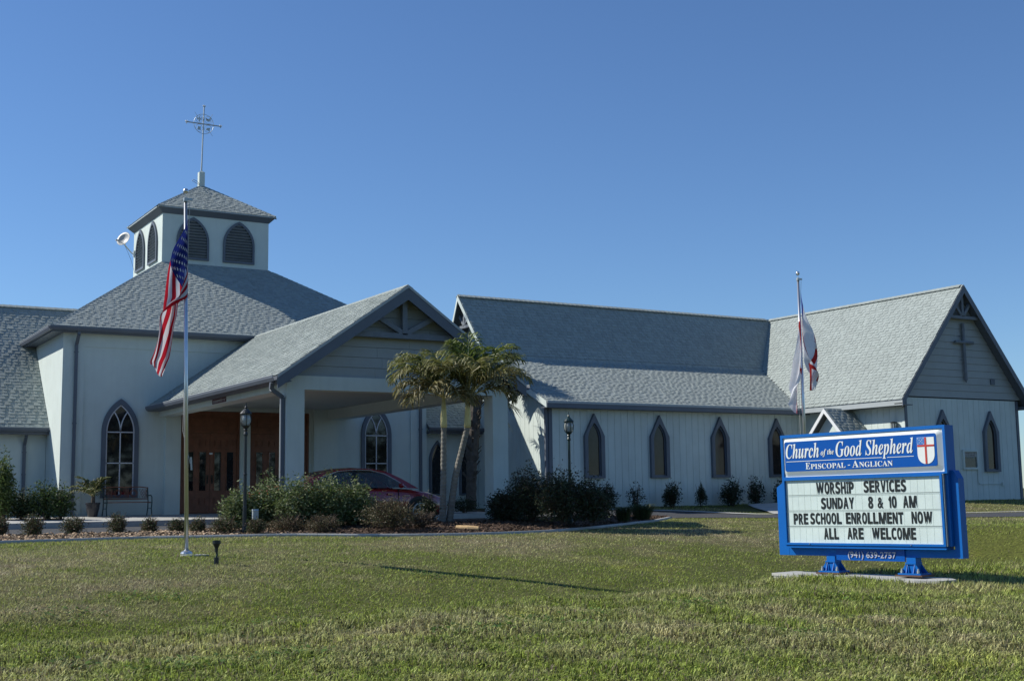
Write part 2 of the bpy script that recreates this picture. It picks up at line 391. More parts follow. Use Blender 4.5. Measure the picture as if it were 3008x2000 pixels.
# ------------------------------------------------------------------ shingled roofs
SHM = bpy.data.meshes.new('shingle')
SHM.from_pydata([(0,0,0),(1,0,0),(1,1,0),(0,1,0),(0,0,1),(1,0,1),(1,1,.25),(0,1,.25)], [], [(4,5,6,7),(0,1,5,4),(1,2,6,5),(3,0,4,7)])
SHM.materials.append(M['shingle']); SHM.update()
def clip_range(poly, s):
    xs = []
    n = len(poly)
    for i in range(n):
        a, b = poly[i], poly[(i+1) % n]
        if (a[1]-s)*(b[1]-s) < 0: xs.append(a[0]+(b[0]-a[0])*(s-a[1])/(b[1]-a[1]))
    return (min(xs), max(xs)) if len(xs) >= 2 else None
def shingle_plane(pts, out, ex=.134, thin=.006):
    """pts: planar convex polygon, pts[0]->pts[1] along the eave; collects (matrix) of shingles"""
    P = [Vector(p) for p in pts]; E_ = (P[1]-P[0]).normalized(); nrm = E_.cross(P[2]-P[1]).normalized()
    if nrm.z < 0: nrm = -nrm
    S_ = nrm.cross(E_).normalized()
    if S_.z < 0: S_ = -S_
    O = P[0]+nrm*.012
    poly = [((p-P[0]).dot(E_), (p-P[0]).dot(S_)) for p in P]; smax = max(p[1] for p in poly)
    i = 0
    while i*ex < smax-.03:
        s0 = i*ex-(.02 if i == 0 else 0); rg = clip_range(poly, min(i*ex+ex*.5, smax-.01)); i += 1
        if not rg: continue
        x, x1 = rg; first = True; tog = random.random() < .5
        while x < x1-.01:
            w = random.choice((.08, .10, .125, .15, .19))*random.uniform(.9, 1.1)
            if first: w *= random.random()*.8+.2; first = False
            w = min(w, x1-x)
            tog = not tog; th = random.uniform(.015, .021) if tog else random.uniform(.006, .009); dep = ex+.012
            if s0+dep > smax: dep = smax-s0
            o = O+E_*(x+.002)+S_*s0
            out.append((o, E_*(w-.0012), S_*dep, nrm*th)); x += w
def lay_shingles(out, roof, nmax=300, stuff_name='shingle'):
    c = Vector(EYE); n0 = [(o+e*.5-c).length/max(.05, abs((o-c).normalized().dot(n.normalized()))**.5) for o, e, s, n in out]
    order = sorted(range(len(out)), key=lambda i: n0[i]); big = set(order[:nmax])
    U = np.array(SHM_V); V = []; Fq = []; k = 0
    for i, (o, e, s, n) in enumerate(out):
        if i in big:
            ob = bpy.data.objects.new('shingle', SHM); COL.objects.link(ob)
            ob.matrix_world = Matrix(((e[0], s[0], n[0], o[0]), (e[1], s[1], n[1], o[1]), (e[2], s[2], n[2], o[2]), (0, 0, 0, 1)))
            ob.parent = roof
        else:
            A = np.array([e, s, n]); V.append(U@A+np.array(o)); Fq.append(SHM_F+8*k); k += 1
    if k: np_mesh('shingle', np.concatenate(V), np.concatenate(Fq), M['shingle'], roof, kind='stuff')
SHM_V = [(0,0,0),(1,0,0),(1,1,0),(0,1,0),(0,0,1),(1,0,1),(1,1,.25),(0,1,.25)]
SHM_F = np.array([(4,5,6,7),(0,1,5,4),(1,2,6,5),(3,0,4,7)])
def ridge_caps(a, b, out, w=.28, seg=.2):
    a = Vector(a); b = Vector(b); d = (b-a); L = d.length; d.normalize(); side = d.cross(Vector((0, 0, 1))).normalized(); up = side.cross(d)
    mb = MB(); n = int(L/seg)
    for i in range(n):
        p = a+d*seg*i; q = p+d*(seg+.03); h0 = .030; h1 = .018; dr = -.075
        vs_ = [p-side*w/2+up*(dr+h0), p+up*(h0+.01), p+side*w/2+up*(dr+h0), q-side*w/2+up*(dr+h1), q+up*(h1+.01), q+side*w/2+up*(dr+h1)]
        vs_ += [v-up*.02 for v in vs_]
        mb.add(vs_, [(0,1,4,3),(1,2,5,4),(6,7,1,0),(7,8,2,1),(0,3,9,6),(2,8,11,5)])
    out.append(mb)
def roof_part(name, planes, parent, caps=(), label=None, thick=.10, nmax=300, shingled=None):
    mb = MB()
    for p in planes:
        P = [Vector(q) for q in p]; nrm = (P[1]-P[0]).cross(P[2]-P[1]).normalized()
        if nrm.z < 0: nrm = -nrm
        mb.prism([q+nrm*.0 for q in P], -nrm*thick)
    r = build(mb, name, M['deck'], parent, label=label)
    out = []
    for i, p in enumerate(planes):
        if shingled is None or i in shingled: shingle_plane(p, out)
    lay_shingles(out, r, nmax)
    for a, b in caps:
        cl = []; ridge_caps(a, b, cl); build(cl[0], 'ridge_cap', M['shingle'], r)
    return r

# ------------------------------------------------------------------ arches and windows
def arch(cx, a, z0, zs, za, n=10, x=None):
    """pointed-arch outline as (u, z) list; starts bottom-left and ends bottom-right"""
    r = za-zs; Rr = (r*r+a*a)/(2*a); L = []
    th = math.asin(min(1, r/Rr))
    L.append((cx-a, z0)); 
    for i in range(n+1):
        t = th*i/n; L.append((cx-a+Rr-Rr*math.cos(t), zs+Rr*math.sin(t)))
    Rt = [(2*cx-p[0], p[1]) for p in L[:-1]][::-1]
    return L+Rt
def house(cx, a, z0, zs, za, n=10):
    L = [(cx-a, z0)]+[(cx-a+a*i/n, zs+(za-zs)*i/n) for i in range(n+1)]
    return L+[(2*cx-p[0], p[1]) for p in L[:-1]][::-1]
def to3(pl, axis, c): return [(p[0], c, p[1]) if axis == 'y' else (c, p[0], p[1]) for p in pl]
def arch_window(parent, cx, z0, zs, za, a, fw, plane, axis='y', tracery=True):
    """axis 'y': window in plane y=plane facing -y ; axis 'x': in plane x=plane facing -x"""
    d = (0, -.07, 0) if axis == 'y' else (-.07, 0, 0)
    o = arch(cx, a, z0, zs, za, 12); i_ = arch(cx, a-fw, z0+fw*.8, zs, za-fw*1.35, 12)
    fr = build(MB().ring(to3(o, axis, plane), to3(i_, axis, plane), d), 'window_frame', M['trim'], parent)
    off = plane-.012
    build(MB().prism(to3(i_, axis, off), (0, .01, 0) if axis == 'y' else (.01, 0, 0)), 'window_glass', M['glass'], fr)
    if tracery:
        mb = MB(); b = a-fw; zb = z0+fw*.8; zt = za-fw*1.35; g = plane-.03
        P = lambda u, z: (u, g, z)
        mb.bar(P(cx, zb), P(cx, zs-.0), .03, .03, (0, 1, 0))
        for z in (zs-.0, zs-.90): mb.bar(P(cx-b, z), P(cx+b, z), .03, .03, (0, 1, 0))
        inn = [P(*q) for q in arch(cx, b-.02, zb, zs, zt-.03, 12)]
        for q in range(len(inn)-1): mb.bar(inn[q], inn[q+1], .03, .03, (0, 1, 0))
        r = zt-zs; Rr = (r*r+b*b)/(2*b)
        for s in (-1, 1):
            pts = []
            for i in range(9):
                t = i/8*.72; z = zs+Rr*math.sin(t*.9); u = cx+s*(Rr-Rr*math.cos(t*.9))
                if abs(u-cx) > b*.55 or z > zs+r*.80: break
                pts.append(P(u, z))
            for q in range(len(pts)-1): mb.bar(pts[q], pts[q+1], .028, .028, (0, 1, 0))
        build(mb, 'glazing_bar', M['cream'], fr)
    return fr
def louver_window(parent, cx, z0, zs, za, a, fw, plane, axis='y', n=13):
    d = (0, -.06, 0) if axis == 'y' else (-.06, 0, 0)
    o = arch(cx, a, z0, zs, za, 12); i_ = arch(cx, a-fw, z0+fw, zs, za-fw*1.3, 12)
    fr = build(MB().ring(to3(o, axis, plane-.001), to3(i_, axis, plane-.001), d), 'louvered_opening', M['trim'], parent)
    build(MB().prism(to3(i_, axis, plane-.003), (0, -.004, 0) if axis == 'y' else (-.004, 0, 0)), 'louver_dark_interior', M['black'], fr)  # black sheet stands in for the unlit belfry interior
    zb = z0+fw; zt = za-fw*1.3; b = a-fw; r = zt-zs; Rr = (r*r+b*b)/(2*b)
    for k in range(n):
        z = zb+(zt-zb)*(k+.5)/n; w = b
        if z > zs: w = b-(Rr-math.sqrt(max(0, Rr*Rr-(z-zs)**2)))
        if w < .04: continue
        mb = MB()
        if axis == 'y': mb.bar((cx-w+.004, plane-.032, z), (cx+w-.004, plane-.032, z), .062, .010, (0, 1, .9))
        else: mb.bar((plane-.032, cx-w+.004, z), (plane-.032, cx+w-.004, z), .062, .010, (1, 0, .9))
        build(mb, 'louver_slat', M['timber'], fr)

# ------------------------------------------------------------------ church hall (with belfry)
hall = thing('church_hall', 'pale stucco church hall with hipped shingle roof and louvered square belfry', 'church', (13.1, 43.2, 0))
x0, x1, yF, yB = 7.42, 19.12, 37.5, 48.9
mb = MB()
mb.box(x0, 10.9, yF, yF+.25, -.3, 5.30).box(15.0, x1, yF, yF+.25, -.3, 5.30).box(10.9, 15.0, yF, yF+.25, 3.09, 5.30).box(12.74, 13.06, yF, yF+.25, -.3, 3.09)
mb.box(x0, x0+.25, yF+.25, yB, -.3, 5.30).box(x1-.25, x1, yF+.25, yB, -.3, 5.30).box(x0+.25, x1-.25, yB-.25, yB, -.3, 5.30)
build(mb, 'wall', M['stucco'], hall)
mb = MB().box(x0-.004, 8.02, yF-.05, yF-.001, -.3, 5.29).box(18.54, x1+.004, yF-.05, yF-.001, -.3, 5.29)
mb.box(8.021, 18.539, yF-.03, yF-.001, 4.87, 5.29)
mb.box(10.40, 10.86, yF-.13, yF-.001, -.02, 3.3).box(15.1, 15.92, yF-.13, yF-.001, -.02, 3.3)
build(mb, 'pilaster', M['stucco'], hall)
# soffit, fascia, gutter
ex0, ex1, ey0, ey1 = 7.06, 19.48, 37.13, 49.21; ez = 5.414
mb = MB().box(ex0+.02, ex1-.02, ey0+.02, yF-.002, 5.26, 5.29).box(ex0+.02, x0-.002, yF, ey1, 5.26, 5.29).box(x1+.002, ex1-.02, yF, ey1, 5.26, 5.29)
build(mb, 'soffit', M['trim'], hall)
mb = MB().box(ex0, ex1, ey0, ey0+.018, 5.24, 5.40).box(ex0, ex0+.018, ey0+.02, ey1, 5.24, 5.40).box(ex1-.018, ex1, ey0+.02, ey1, 5.24, 5.40).box(ex0, ex1, ey1-.018, ey1, 5.24, 5.40)
build(mb, 'fascia', M['trim'], hall)
def gutter(parent, a, b, outv):
    a = Vector(a); b = Vector(b); o = Vector(outv)
    prof = [(0, -.005), (0, -.12), (.08, -.12), (.12, -.05), (.12, 0), (.11, 0), (.105, -.05), (.075, -.108), (.012, -.108), (.012, -.005)]
    mb = MB().prism([a+o*p[0]+Vector((0, 0, p[1])) for p in prof], b-a)
    g = build(mb, 'gutter', M['trim'], parent)
    mb = MB().bar(a+o*.118+Vector((0, 0, .004)), b+o*.118+Vector((0, 0, .004)), .02, .012); build(mb, 'gutter_lip_highlight', M['trim_light'], g)  # highlight on the gutter rim, made as a lighter strip
    return g
gutter(hall, (ex0-.10, ey0-.001, 5.40), (ex1+.10, ey0-.001, 5.40), (0, -1, 0))
gutter(hall, (ex0-.001, ey0+.02, 5.40), (ex0-.001, ey1, 5.40), (-1, 0, 0))
def downpipe(parent, x, y, z0, z1, outv=(0, -1, 0), back=.30, m='trim'):
    o = Vector(outv); mb = MB()
    p = [Vector((x, y, z1))+o*back, Vector((x, y, z1-.12))+o*back, Vector((x, y, z1-.38))+o*.05, Vector((x, y, z0))+o*.05]
    for a, b in zip(p, p[1:]): mb.bar(a, b, .085, .065, (0, 1, 0))
    d = build(mb, 'downspout', M[m], parent)
    side = Vector((o.y, -o.x, 0))
    for z in (z0+.4, (z0+z1)/2, z1-.6):
        mb = MB()
        c = Vector((x, y, z))+o*.045; mb.box(*sorted((c.x-abs(side.x)*.055-abs(o.x)*.045, c.x+abs(side.x)*.055+abs(o.x)*.045)), *sorted((c.y-abs(side.y)*.055-abs(o.y)*.045, c.y+abs(side.y)*.055+abs(o.y)*.045)), z-.015, z+.015); build(mb, 'bracket', M[m], d)
    return d
downpipe(hall, 7.78, yF-.05, -.02, 5.30, back=.32)
downpipe(hall, 18.88, yF-.05, -.02, 5.30, back=.32)
arch_window(hall, 9.10, .50, 2.41, 3.39, .535, .125, yF)
arch_window(hall, 17.30, .50, 2.41, 3.39, .535, .125, yF)
# doors
def door_set(xa, xb):
    y = yF+.10
    fr = build(MB().box(xa, xa+.07, y-.04, y+.08, 0, 3.08).box(xb-.07, xb, y-.04, y+.08, 0, 3.08).box(xa+.07, xb-.07, y-.04, y+.08, 2.42, 2.50).box(xa+.07, xb-.07, y-.04, y+.08, 3.0, 3.08), 'door_frame', M['wood'], hall)
    build(MB().box(xa+.07, xb-.07, y, y+.05, 2.50, 3.0), 'transom_panel', M['wood'], fr)
    w = xb-xa
    mb = MB(); 
    for z0, z1 in ((2.60, 2.90),):
        o = [(xa+.25, y-.001, z0), (xb-.35, y-.001, z0), (xb-.35, y-.001, z1), (xa+.25, y-.001, z1)]; i_ = [(xa+.29, y-.001, z0+.04), (xb-.39, y-.001, z0+.04), (xb-.39, y-.001, z1-.04), (xa+.29, y-.001, z1-.04)]
        mb.ring(o, i_, (0, -.025, 0))
    build(mb, 'transom_moulding', M['wood'], fr)
    mid = (xa+xb)/2
    for sgn, (a, b) in ((-1, (xa+.072, mid-.004)), (1, (mid+.004, xb-.072))):
        d = build(MB().box(a, b, y, y+.05, .01, 2.415), 'door', M['wood'], hall); ww = b-a
        for cx in (a+ww*.28, a+ww*.74):
            for z0, z1 in ((2.02, 2.22), (.27, .48)):
                mb = MB(); o = [(cx-.11, y-.001, z0), (cx+.11, y-.001, z0), (cx+.11, y-.001, z1), (cx-.11, y-.001, z1)]
                i_ = [(p[0]+(.02 if p[0] < cx else -.02), p[1], p[2]+(.02 if p[2] == z0 else -.02)) for p in o]
                mb.ring(o, i_, (0, -.02, 0)).box(cx-.07, cx+.07, y-.012, y-.002, z0+.04, z1-.04); build(mb, 'door_panel', M['wood'], d)
            mb = MB(); z0, z1 = .69, 1.85; o = [(cx-.12, y-.001, z0-.02), (cx+.12, y-.001, z0-.02), (cx+.12, y-.001, z1+.02), (cx-.12, y-.001, z1+.02)]
            i_ = [(p[0]+(.02 if p[0] < cx else -.02), p[1], p[2]+(.02 if p[2] < z1 else -.02)) for p in o]
            mb.ring(o, i_, (0, -.018, 0)); build(mb, 'lite_frame', M['wood'], d)
            build(MB().box(cx-.10, cx+.10, y-.008, y-.002, z0, z1), 'glass_lite', M['glass'], d)
        hx = mid+sgn*.07
        build(MB().box(hx-.028, hx+.028, y-.012, y-.002, .90, 1.16).tube([(hx, y-.012, .95), (hx, y-.05, .97), (hx, y-.05, 1.09), (hx, y-.012, 1.11)], .010, 6), 'door_handle', M['brass'], d)
    return d
door_set(10.90, 12.74); dd = door_set(13.06, 15.0)
build(MB().box(11.80, 11.90, yF+.088, yF+.090, 1.78, 1.83), 'door_sticker', M['white'], hall)
# roof
bx0, bx1, by0, by1 = 11.25, 14.95, 41.31, 45.02; bz = 8.274
A_, B_, C_, D_ = (ex0, ey0, ez), (ex1, ey0, ez), (ex1, ey1, ez), (ex0, ey1, ez)
a_, b_, c_, d_ = (bx0, by0, bz), (bx1, by0, bz), (bx1, by1, bz), (bx0, by1, bz)
roof_part('roof', [[A_, B_, b_, a_], [D_, A_, a_, d_], [B_, C_, c_, b_], [C_, D_, d_, c_]], hall, caps=[(A_, a_), (B_, b_), (D_, d_)], thick=.09, shingled=(0, 1, 2))
# belfry
mb = MB(); mb.box(bx0, bx1, by0, by0+.15, 7.9, 10.05).box(bx0, bx1, by1-.15, by1, 7.9, 10.05).box(bx0, bx0+.15, by0+.15, by1-.15, 7.9, 10.05).box(bx1-.15, bx1, by0+.15, by1-.15, 7.9, 10.05)
build(mb, 'belfry_wall', M['stucco'], hall)
mb = MB().box(bx0-.02, bx1+.02, by0-.02, by0-.002, 8.20, 8.29).box(bx0-.02, bx0-.002, by0, by1, 8.20, 8.29); build(mb, 'flashing', M['trim'], hall)
for cx in (12.28, 13.88): louver_window(hall, cx, 8.44, 9.06, 9.90, .555, .075, by0)
for cy in (42.40, 44.02): louver_window(hall, cy, 8.42, 9.02, 9.88, .56, .075, bx0, 'x')
hw = 2.034; cxm, cym = 13.10, 43.165; E4 = [(cxm-hw, cym-hw, 10.168), (cxm+hw, cym-hw, 10.168), (cxm+hw, cym+hw, 10.168), (cxm-hw, cym+hw, 10.168)]; ap = (cxm, cym, 11.50)
iw = 1.87
I4 = [(cxm-iw, cym-iw, 9.95), (cxm+iw, cym-iw, 9.95), (cxm+iw, cym+iw, 9.95), (cxm-iw, cym+iw, 9.95)]
O4 = [(p[0], p[1], 10.12) for p in E4]
mb = MB().add(O4+I4, [(0, 1, 5, 4), (1, 2, 6, 5), (2, 3, 7, 6), (3, 0, 4, 7), (0, 3, 2, 1), (4, 5, 6, 7)]); build(mb, 'belfry_cornice', M['trim'], hall)
mb = MB()
for i in range(4):
    p, q = Vector(E4[i]), Vector(E4[(i+1) % 4]); mb.bar(p-Vector((0, 0, .024)), q-Vector((0, 0, .024)), .03, .045)
build(mb, 'drip_edge', M['trim_light'], hall)
roof_part('belfry_roof', [[E4[0], E4[1], ap], [E4[3], E4[0], ap], [E4[1], E4[2], ap], [E4[2], E4[3], ap]], hall, caps=[(E4[0], ap), (E4[1], ap), (E4[3], ap)], thick=.03, shingled=(0, 1, 2))

# spire cross
cr = thing('roof_cross', 'tall open metal cross with a ring of small figures on the belfry peak', 'cross', (13.1, 43.17, 11.4))
build(MB().box(13.0, 13.20, 43.07, 43.27, 11.38, 11.98).add([(13.0, 43.07, 11.98), (13.2, 43.07, 11.98), (13.2, 43.27, 11.98), (13.0, 43.27, 11.98), (13.1, 43.17, 12.06)], [(0, 1, 4), (1, 2, 4), (2, 3, 4), (3, 0, 4)]), 'post', M['stucco'], cr)
build(MB().tube([(13.1, 43.17, 12.0), (13.115, 43.17, 12.5), (13.16, 43.17, 14.42)], [.032, .026, .024], 8), 'mast', M['galv'], cr)
yc = 43.17; cc = (13.155, 13.77)
build(MB().tube([(cc[0]-.62, yc, cc[1]), (cc[0]+.62, yc, cc[1])], .022, 8), 'crossarm', M['galv'], cr)
mb = MB(); mb.tube([(cc[0]+.36*math.cos(t), yc, cc[1]+.36*math.sin(t)) for t in np.linspace(0, 2*math.pi, 33)], .009, 5, False); build(mb, 'ring', M['galv'], cr)
mb = MB()
for sx in (-1, 1):
    for sz in (-1, 1):
        mx_, mz_ = cc[0]+sx*.165, cc[1]+sz*.165
        mb.tube([(mx_+.135*math.cos(t), yc-.01, mz_+.135*math.sin(t)) for t in np.linspace(0, 2*math.pi, 17)], .006, 4, False)
for s in ((-1, 1), (1, -1), (1, 1)): mb.tube([(cc[0]+s[0]*.22, yc, cc[1]+s[1]*.25), (cc[0]+s[0]*.33, yc, cc[1]+s[1]*.40)], .006, 4)
build(mb, 'small_ring', M['galv'], cr)
for (sx, sz, body) in ((-1, 1, 0), (1, 1, 1), (-1, -1, 2), (1, -1, 3)):
    mx_, mz_ = cc[0]+sx*.165, cc[1]+sz*.165
    pl = [[(-.02, -.1), (.02, -.1), (.03, .02), (.02, .09), (-.02, .09), (-.03, .02)], [(-.03, -.06), (.04, -.05), (.03, .02), (.10, .10), (.0, .04), (-.1, .06), (-.05, .0)], [(-.07, -.07), (.07, -.07), (.05, .0), (.07, .06), (.0, .05), (-.04, .07), (-.05, .0)], [(-.08, -.06), (-.03, -.04), (.05, -.09), (.06, 0), (.09, .05), (.02, .05), (-.06, .03)]][body]
    mb = MB().prism([(mx_+p[0], yc-.006, mz_+p[1]) for p in pl], (0, .012, 0))
    if body in (0, 1):
        for s in (-1, 1): mb.prism([(mx_+s*.03, yc-.006, mz_+.02), (mx_+s*.09, yc-.006, mz_+.08), (mx_+s*.08, yc-.006, mz_-.05), (mx_+s*.04, yc-.006, mz_-.02)], (0, .012, 0))
    build(mb, 'figure', M['galv'], cr)
for p in ((cc[0]-.62, cc[1]), (cc[0]+.62, cc[1]), (cc[0]+.01, 14.42)):
    mb = MB()
    for k in range(3):
        a = 2*math.pi*k/3+.5; mb.lathe([(.006, -.03), (.028, 0), (.006, .03)], (p[0]+.035*math.cos(a), yc, p[1]+.035*math.sin(a)), 6)
    mb.tube([(p[0], yc, p[1]-.06), (p[0], yc, p[1]+.07)], .006, 5); build(mb, 'finial', M['galv'], cr)
build(MB().tube([(13.0, 43.0, 11.5), (12.86, 42.9, 11.58), (12.72, 42.86, 11.62), (12.68, 42.86, 11.57), (12.8, 42.9, 11.53), (13.0, 43.0, 11.47)], .008, 5), 'cable_loop', M['black'], cr)

# satellite dish
ds = thing('satellite_dish', 'small grey satellite dish on a bent arm at the belfry side', 'satellite dish', (11.25, 44.9, 9.2))
build(MB().tube([(11.24, 44.9, 9.18), (11.16, 44.9, 9.18), (10.85, 44.7, 9.42), (10.82, 44.55, 9.52)], .022, 8).box(11.2, 11.248, 44.82, 44.98, 9.08, 9.28), 'mount_arm', M['galv'], ds)
mb = MB(); prof = [(r, .16*(r/.27)**2*.6) for r in (.0001, .08, .15, .21, .27)]; mb.lathe(prof+[(p[0], p[1]-.008) for p in prof[::-1]], (0, 0, 0), 24)
ddir = Vector((-.75, -.55, .38)).normalized(); Md = Matrix.Translation((10.80, 44.5, 9.56)) @ ddir.to_track_quat('Z', 'Y').to_matrix().to_4x4(); mb.xf(Md)
build(mb, 'reflector', M['dish'], ds, smooth=True)
e1 = Vector((10.80, 44.5, 9.40)); e2 = Vector((10.80, 44.5, 9.42))+ddir*.42-Vector((0, 0, .10))
build(MB().tube([e1, e2], .012, 6), 'feed_arm', M['galv'], ds); build(MB().tube([e2, e2-ddir*.10+Vector((0, 0, .03))], [.03, .022], 8).box(e2.x-.06, e2.x+.06, e2.y-.025, e2.y+.025, e2.z-.02, e2.z+.03), 'feed_horn', M['dish'], ds)
build(MB().tube([(10.86, 44.7, 9.4), (11.05, 44.6, 8.9), (11.1, 44.2, 8.35)], .005, 4), 'cable', M['black'], ds)

# ------------------------------------------------------------------ side wings
def wing(xa, xb, yw, ye, ez_, slope, name, label, windows, pipe=None, hip=0.):
    w = thing(name, label, 'building', ((xa+xb)/2, yw, 0))
    yr = 43.1; zr = ez_+(yr-ye)*slope
    build(MB().box(xa, xb, yw, yw+.25, -.3, ez_-.1), 'wall', M['stucco'], w)
    front = [(xa, ye, ez_), (xb, ye, ez_), (xb, yr, zr), (xa, yr, zr)]
    if hip: yk = ye+(5.47-ez_)/slope; front = [(xa, ye, ez_), (xb, ye, ez_), (xb, yk, 5.47), (xb+hip, yr, zr), (xa, yr, zr)]
    roof_part('roof', [front, [(xb, 2*yr-ye, ez_), (xa, 2*yr-ye, ez_), (xa, yr, zr), (xb, yr, zr)]], w, caps=[((xa, yr, zr), (xb+hip, yr, zr))], shingled=(0,))
    build(MB().box(xa, xb, ye+.02, yw-.002, ez_-.19, ez_-.16), 'soffit', M['trim'], w)
    build(MB().box(xa, xb, ye, ye+.018, ez_-.20, ez_-.02), 'fascia', M['trim'], w)
    gutter(w, (xa, ye-.001, ez_-.01), (xb, ye-.001, ez_-.01), (0, -1, 0))
    for cx in windows: arch_window(w, cx, .45, 1.6, 2.28, .30, .075, yw, tracery=False)
    if pipe: downpipe(w, pipe, yw, -.02, ez_-.12, back=.3)
    return w
wing(-14, 7.41, 39.5, 39.1, 2.60, 1.04, 'side_wing', 'low stucco wing with steep shingle roof at the left of the hall', [], pipe=6.80, hip=1.85)
wing(19.13, 21.19, 37.65, 37.28, 2.70, .86, 'link_wing', 'low recessed stucco link with arched windows between hall and long nave', [19.62, 20.75])

# ------------------------------------------------------------------ entrance canopy
can = thing('entrance_canopy', 'gabled stucco entrance canopy over the drive with timber fan truss', 'canopy', (13.1, 25.49, 0))
cx0, cx1, cyF, cw = 10.198, 16.002, 26.89, .43; zb = 2.88; zr, ze = 5.41, 3.153; hwid = 3.245; csl = (zr-ze)/hwid; yg = 26.57
for xa in (cx0, cx1-cw):
    build(MB().box(xa, xa+cw, cyF, cyF+cw, -.4, zb), 'column', M['stucco'], can)
mb = MB().box(cx0, cx1, cyF, cyF+cw, zb+.001, 3.20).box(cx0, cx0+cw, cyF+cw, 37.36, zb+.001, 3.20).box(cx1-cw, cx1, cyF+cw, 37.36, zb+.001, 3.20)
build(mb, 'beam', M['stucco'], can)
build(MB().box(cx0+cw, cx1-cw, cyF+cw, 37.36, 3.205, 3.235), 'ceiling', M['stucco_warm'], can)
build(MB().tube([(11.3, 28.4, 3.20), (11.3, 28.4, 3.13)], .02, 6).lathe([(.05, 0), (.02, .02)], (11.3, 28.4, 3.11), 8), 'ceiling_fitting', M['black'], can)
# gable lap boards
zt = lambda x: zr-abs(x-13.1)*csl-.12
z = 3.205; nrow = 0
while z < 5.1:
    z1 = min(z+.245, 5.2); half = (zr-.12-z)/csl-.03; half1 = max((zr-.12-z1)/csl-.03, .0)
    xa, xb = 13.1-min(half, 2.9), 13.1+min(half, 2.9); ta, tb = 13.1-min(half1, 2.9), 13.1+min(half1, 2.9)
    splits = [random.uniform(-1.5, -.4), random.uniform(.3, 1.5)] if nrow % 2 == 0 else [random.uniform(-.6, .6)]
    ed = [-9]+splits+[9]
    for a, b in zip(ed, ed[1:]):
        p = [(max(xa, 13.1+a+.002), z), (min(xb, 13.1+b-.002), z), (min(tb, 13.1+b-.002), z1-.008), (max(ta, 13.1+a+.002), z1-.008)]
        if p[1][0]-p[0][0] < .05: continue
        if p[2][0] < p[3][0]: p = p[:2]+[((p[2][0]+p[3][0])/2, p[2][1])]
        build(MB().prism([(q[0], cyF+.085+(.012 if q[1] > z+.1 else 0), q[1]) for q in p], (0, .03, 0)), 'siding_board', M['lap'], can)
    z = z1; nrow += 1
build(MB().prism([(10.3, cyF+.13, 3.2), (15.9, cyF+.13, 3.2), (13.1, cyF+.13, 5.2)], (0, .05, 0)), 'gable_backing', M['lap'], can)
# roof
Lp = [(13.1-hwid, 37.48, ze), (13.1-hwid, yg, ze), (13.1, yg, zr), (13.1, 37.48, zr)]; Rp = [(13.1+hwid, yg, ze), (13.1+hwid, 37.48, ze), (13.1, 37.48, zr), (13.1, yg, zr)]
roof_part('roof', [Lp, Rp], can, caps=[((13.1, 37.4, zr), (13.1, yg, zr))], thick=.06)
for s in (-1, 1):
    e = Vector((s, 0, -csl)).normalized(); nn = Vector((s*csl, 0, 1)).normalized()
    a = Vector((13.1, yg, zr)); b = Vector((13.1+s*hwid, yg, ze)); dn = Vector((0, 0, -.27))
    build(MB().prism([a+Vector((0, -.022, -.03)), b+Vector((0, -.022, -.03)), b+Vector((0, -.022, -.30)), a+Vector((0, -.022, -.34))], (0, .022, 0)), 'rake_board', M['trim'], can)
    build(MB().prism([a+Vector((0, -.036, .012)), b+Vector((0, -.036, .012)), b+Vector((0, -.036, -.055)), a+Vector((0, -.036, -.055))], (0, .012, 0)), 'drip_edge', M['trim_light'], can)
    build(MB().prism([a+Vector((0, .0, -.13)), b+Vector((0, 0, -.13)), b+Vector((0, 0, -.16)), a+Vector((0, 0, -.16))], (0, .39, 0)), 'rake_soffit', M['trim'], can)
    xb = 13.1+s*hwid
    build(MB().box(min(xb, xb-s*.018), max(xb, xb-s*.018), yg, 37.4, ze-.13, ze-.02), 'fascia', M['trim'], can)
    xs = sorted((xb-s*.02, 13.1+s*2.91)); build(MB().box(xs[0], xs[1], yg, 37.4, ze-.13, ze-.105), 'eave_soffit', M['trim'], can)
gutter(can, (13.1-hwid-.001, yg-.02, ze-.005), (13.1-hwid-.001, 37.2, ze-.005), (-1, 0, 0)); gutter(can, (13.1+hwid+.001, yg-.02, ze-.005), (13.1+hwid+.001, 37.2, ze-.005), (1, 0, 0))
def truss(parent, P, w=.11):
    """P(u, z): point on the truss plane, u from centre"""
    def tb(a, b, ww=w): mb = MB().bar(P(*a), P(*b), ww, ww, P.n); build(mb, 'truss_timber', M['timber'], parent)
    tb((-1.0*P.c, P.zc), (1.0*P.c, P.zc)); tb((0, P.zc+.03), (0, P.zt)); tb((-.06, P.zc+.08), (-P.c*.50, P.zc+(P.zt-P.zc)*.50), w*.9); tb((.06, P.zc+.08), (P.c*.50, P.zc+(P.zt-P.zc)*.50), w*.9)
class TP:
    def __init__(s, f, n, c, zc, zt): s.f = f; s.n = n; s.c = c; s.zc = zc; s.zt = zt
    def __call__(s, u, z): return s.f(u, z)
truss(can, TP(lambda u, z: (13.1+u, 26.80, z), (0, 1, 0), 1.62, 4.22, 5.20), .125)
# front-left downspout
mb = MB()
for a, b in zip([(9.80, 26.75, 3.0), (9.80, 26.80, 2.86), (10.14, 27.0, 2.70)], [(9.80, 26.80, 2.86), (10.14, 27.0, 2.70), (10.14, 27.0, -.2)]): mb.bar(a, b, .09, .07, (0, 1, 0))
build(mb, 'downspout', M['trim'], can)
mb = MB(); mb.bar((16.40, 26.9, 3.0), (16.06, 27.1, 2.75), .09, .07, (0, 1, 0)); mb.bar((16.05, 27.1, 2.76), (16.05, 27.1, -.1), .09, .07, (0, 1, 0)); build(mb, 'downspout', M['trim'], can)

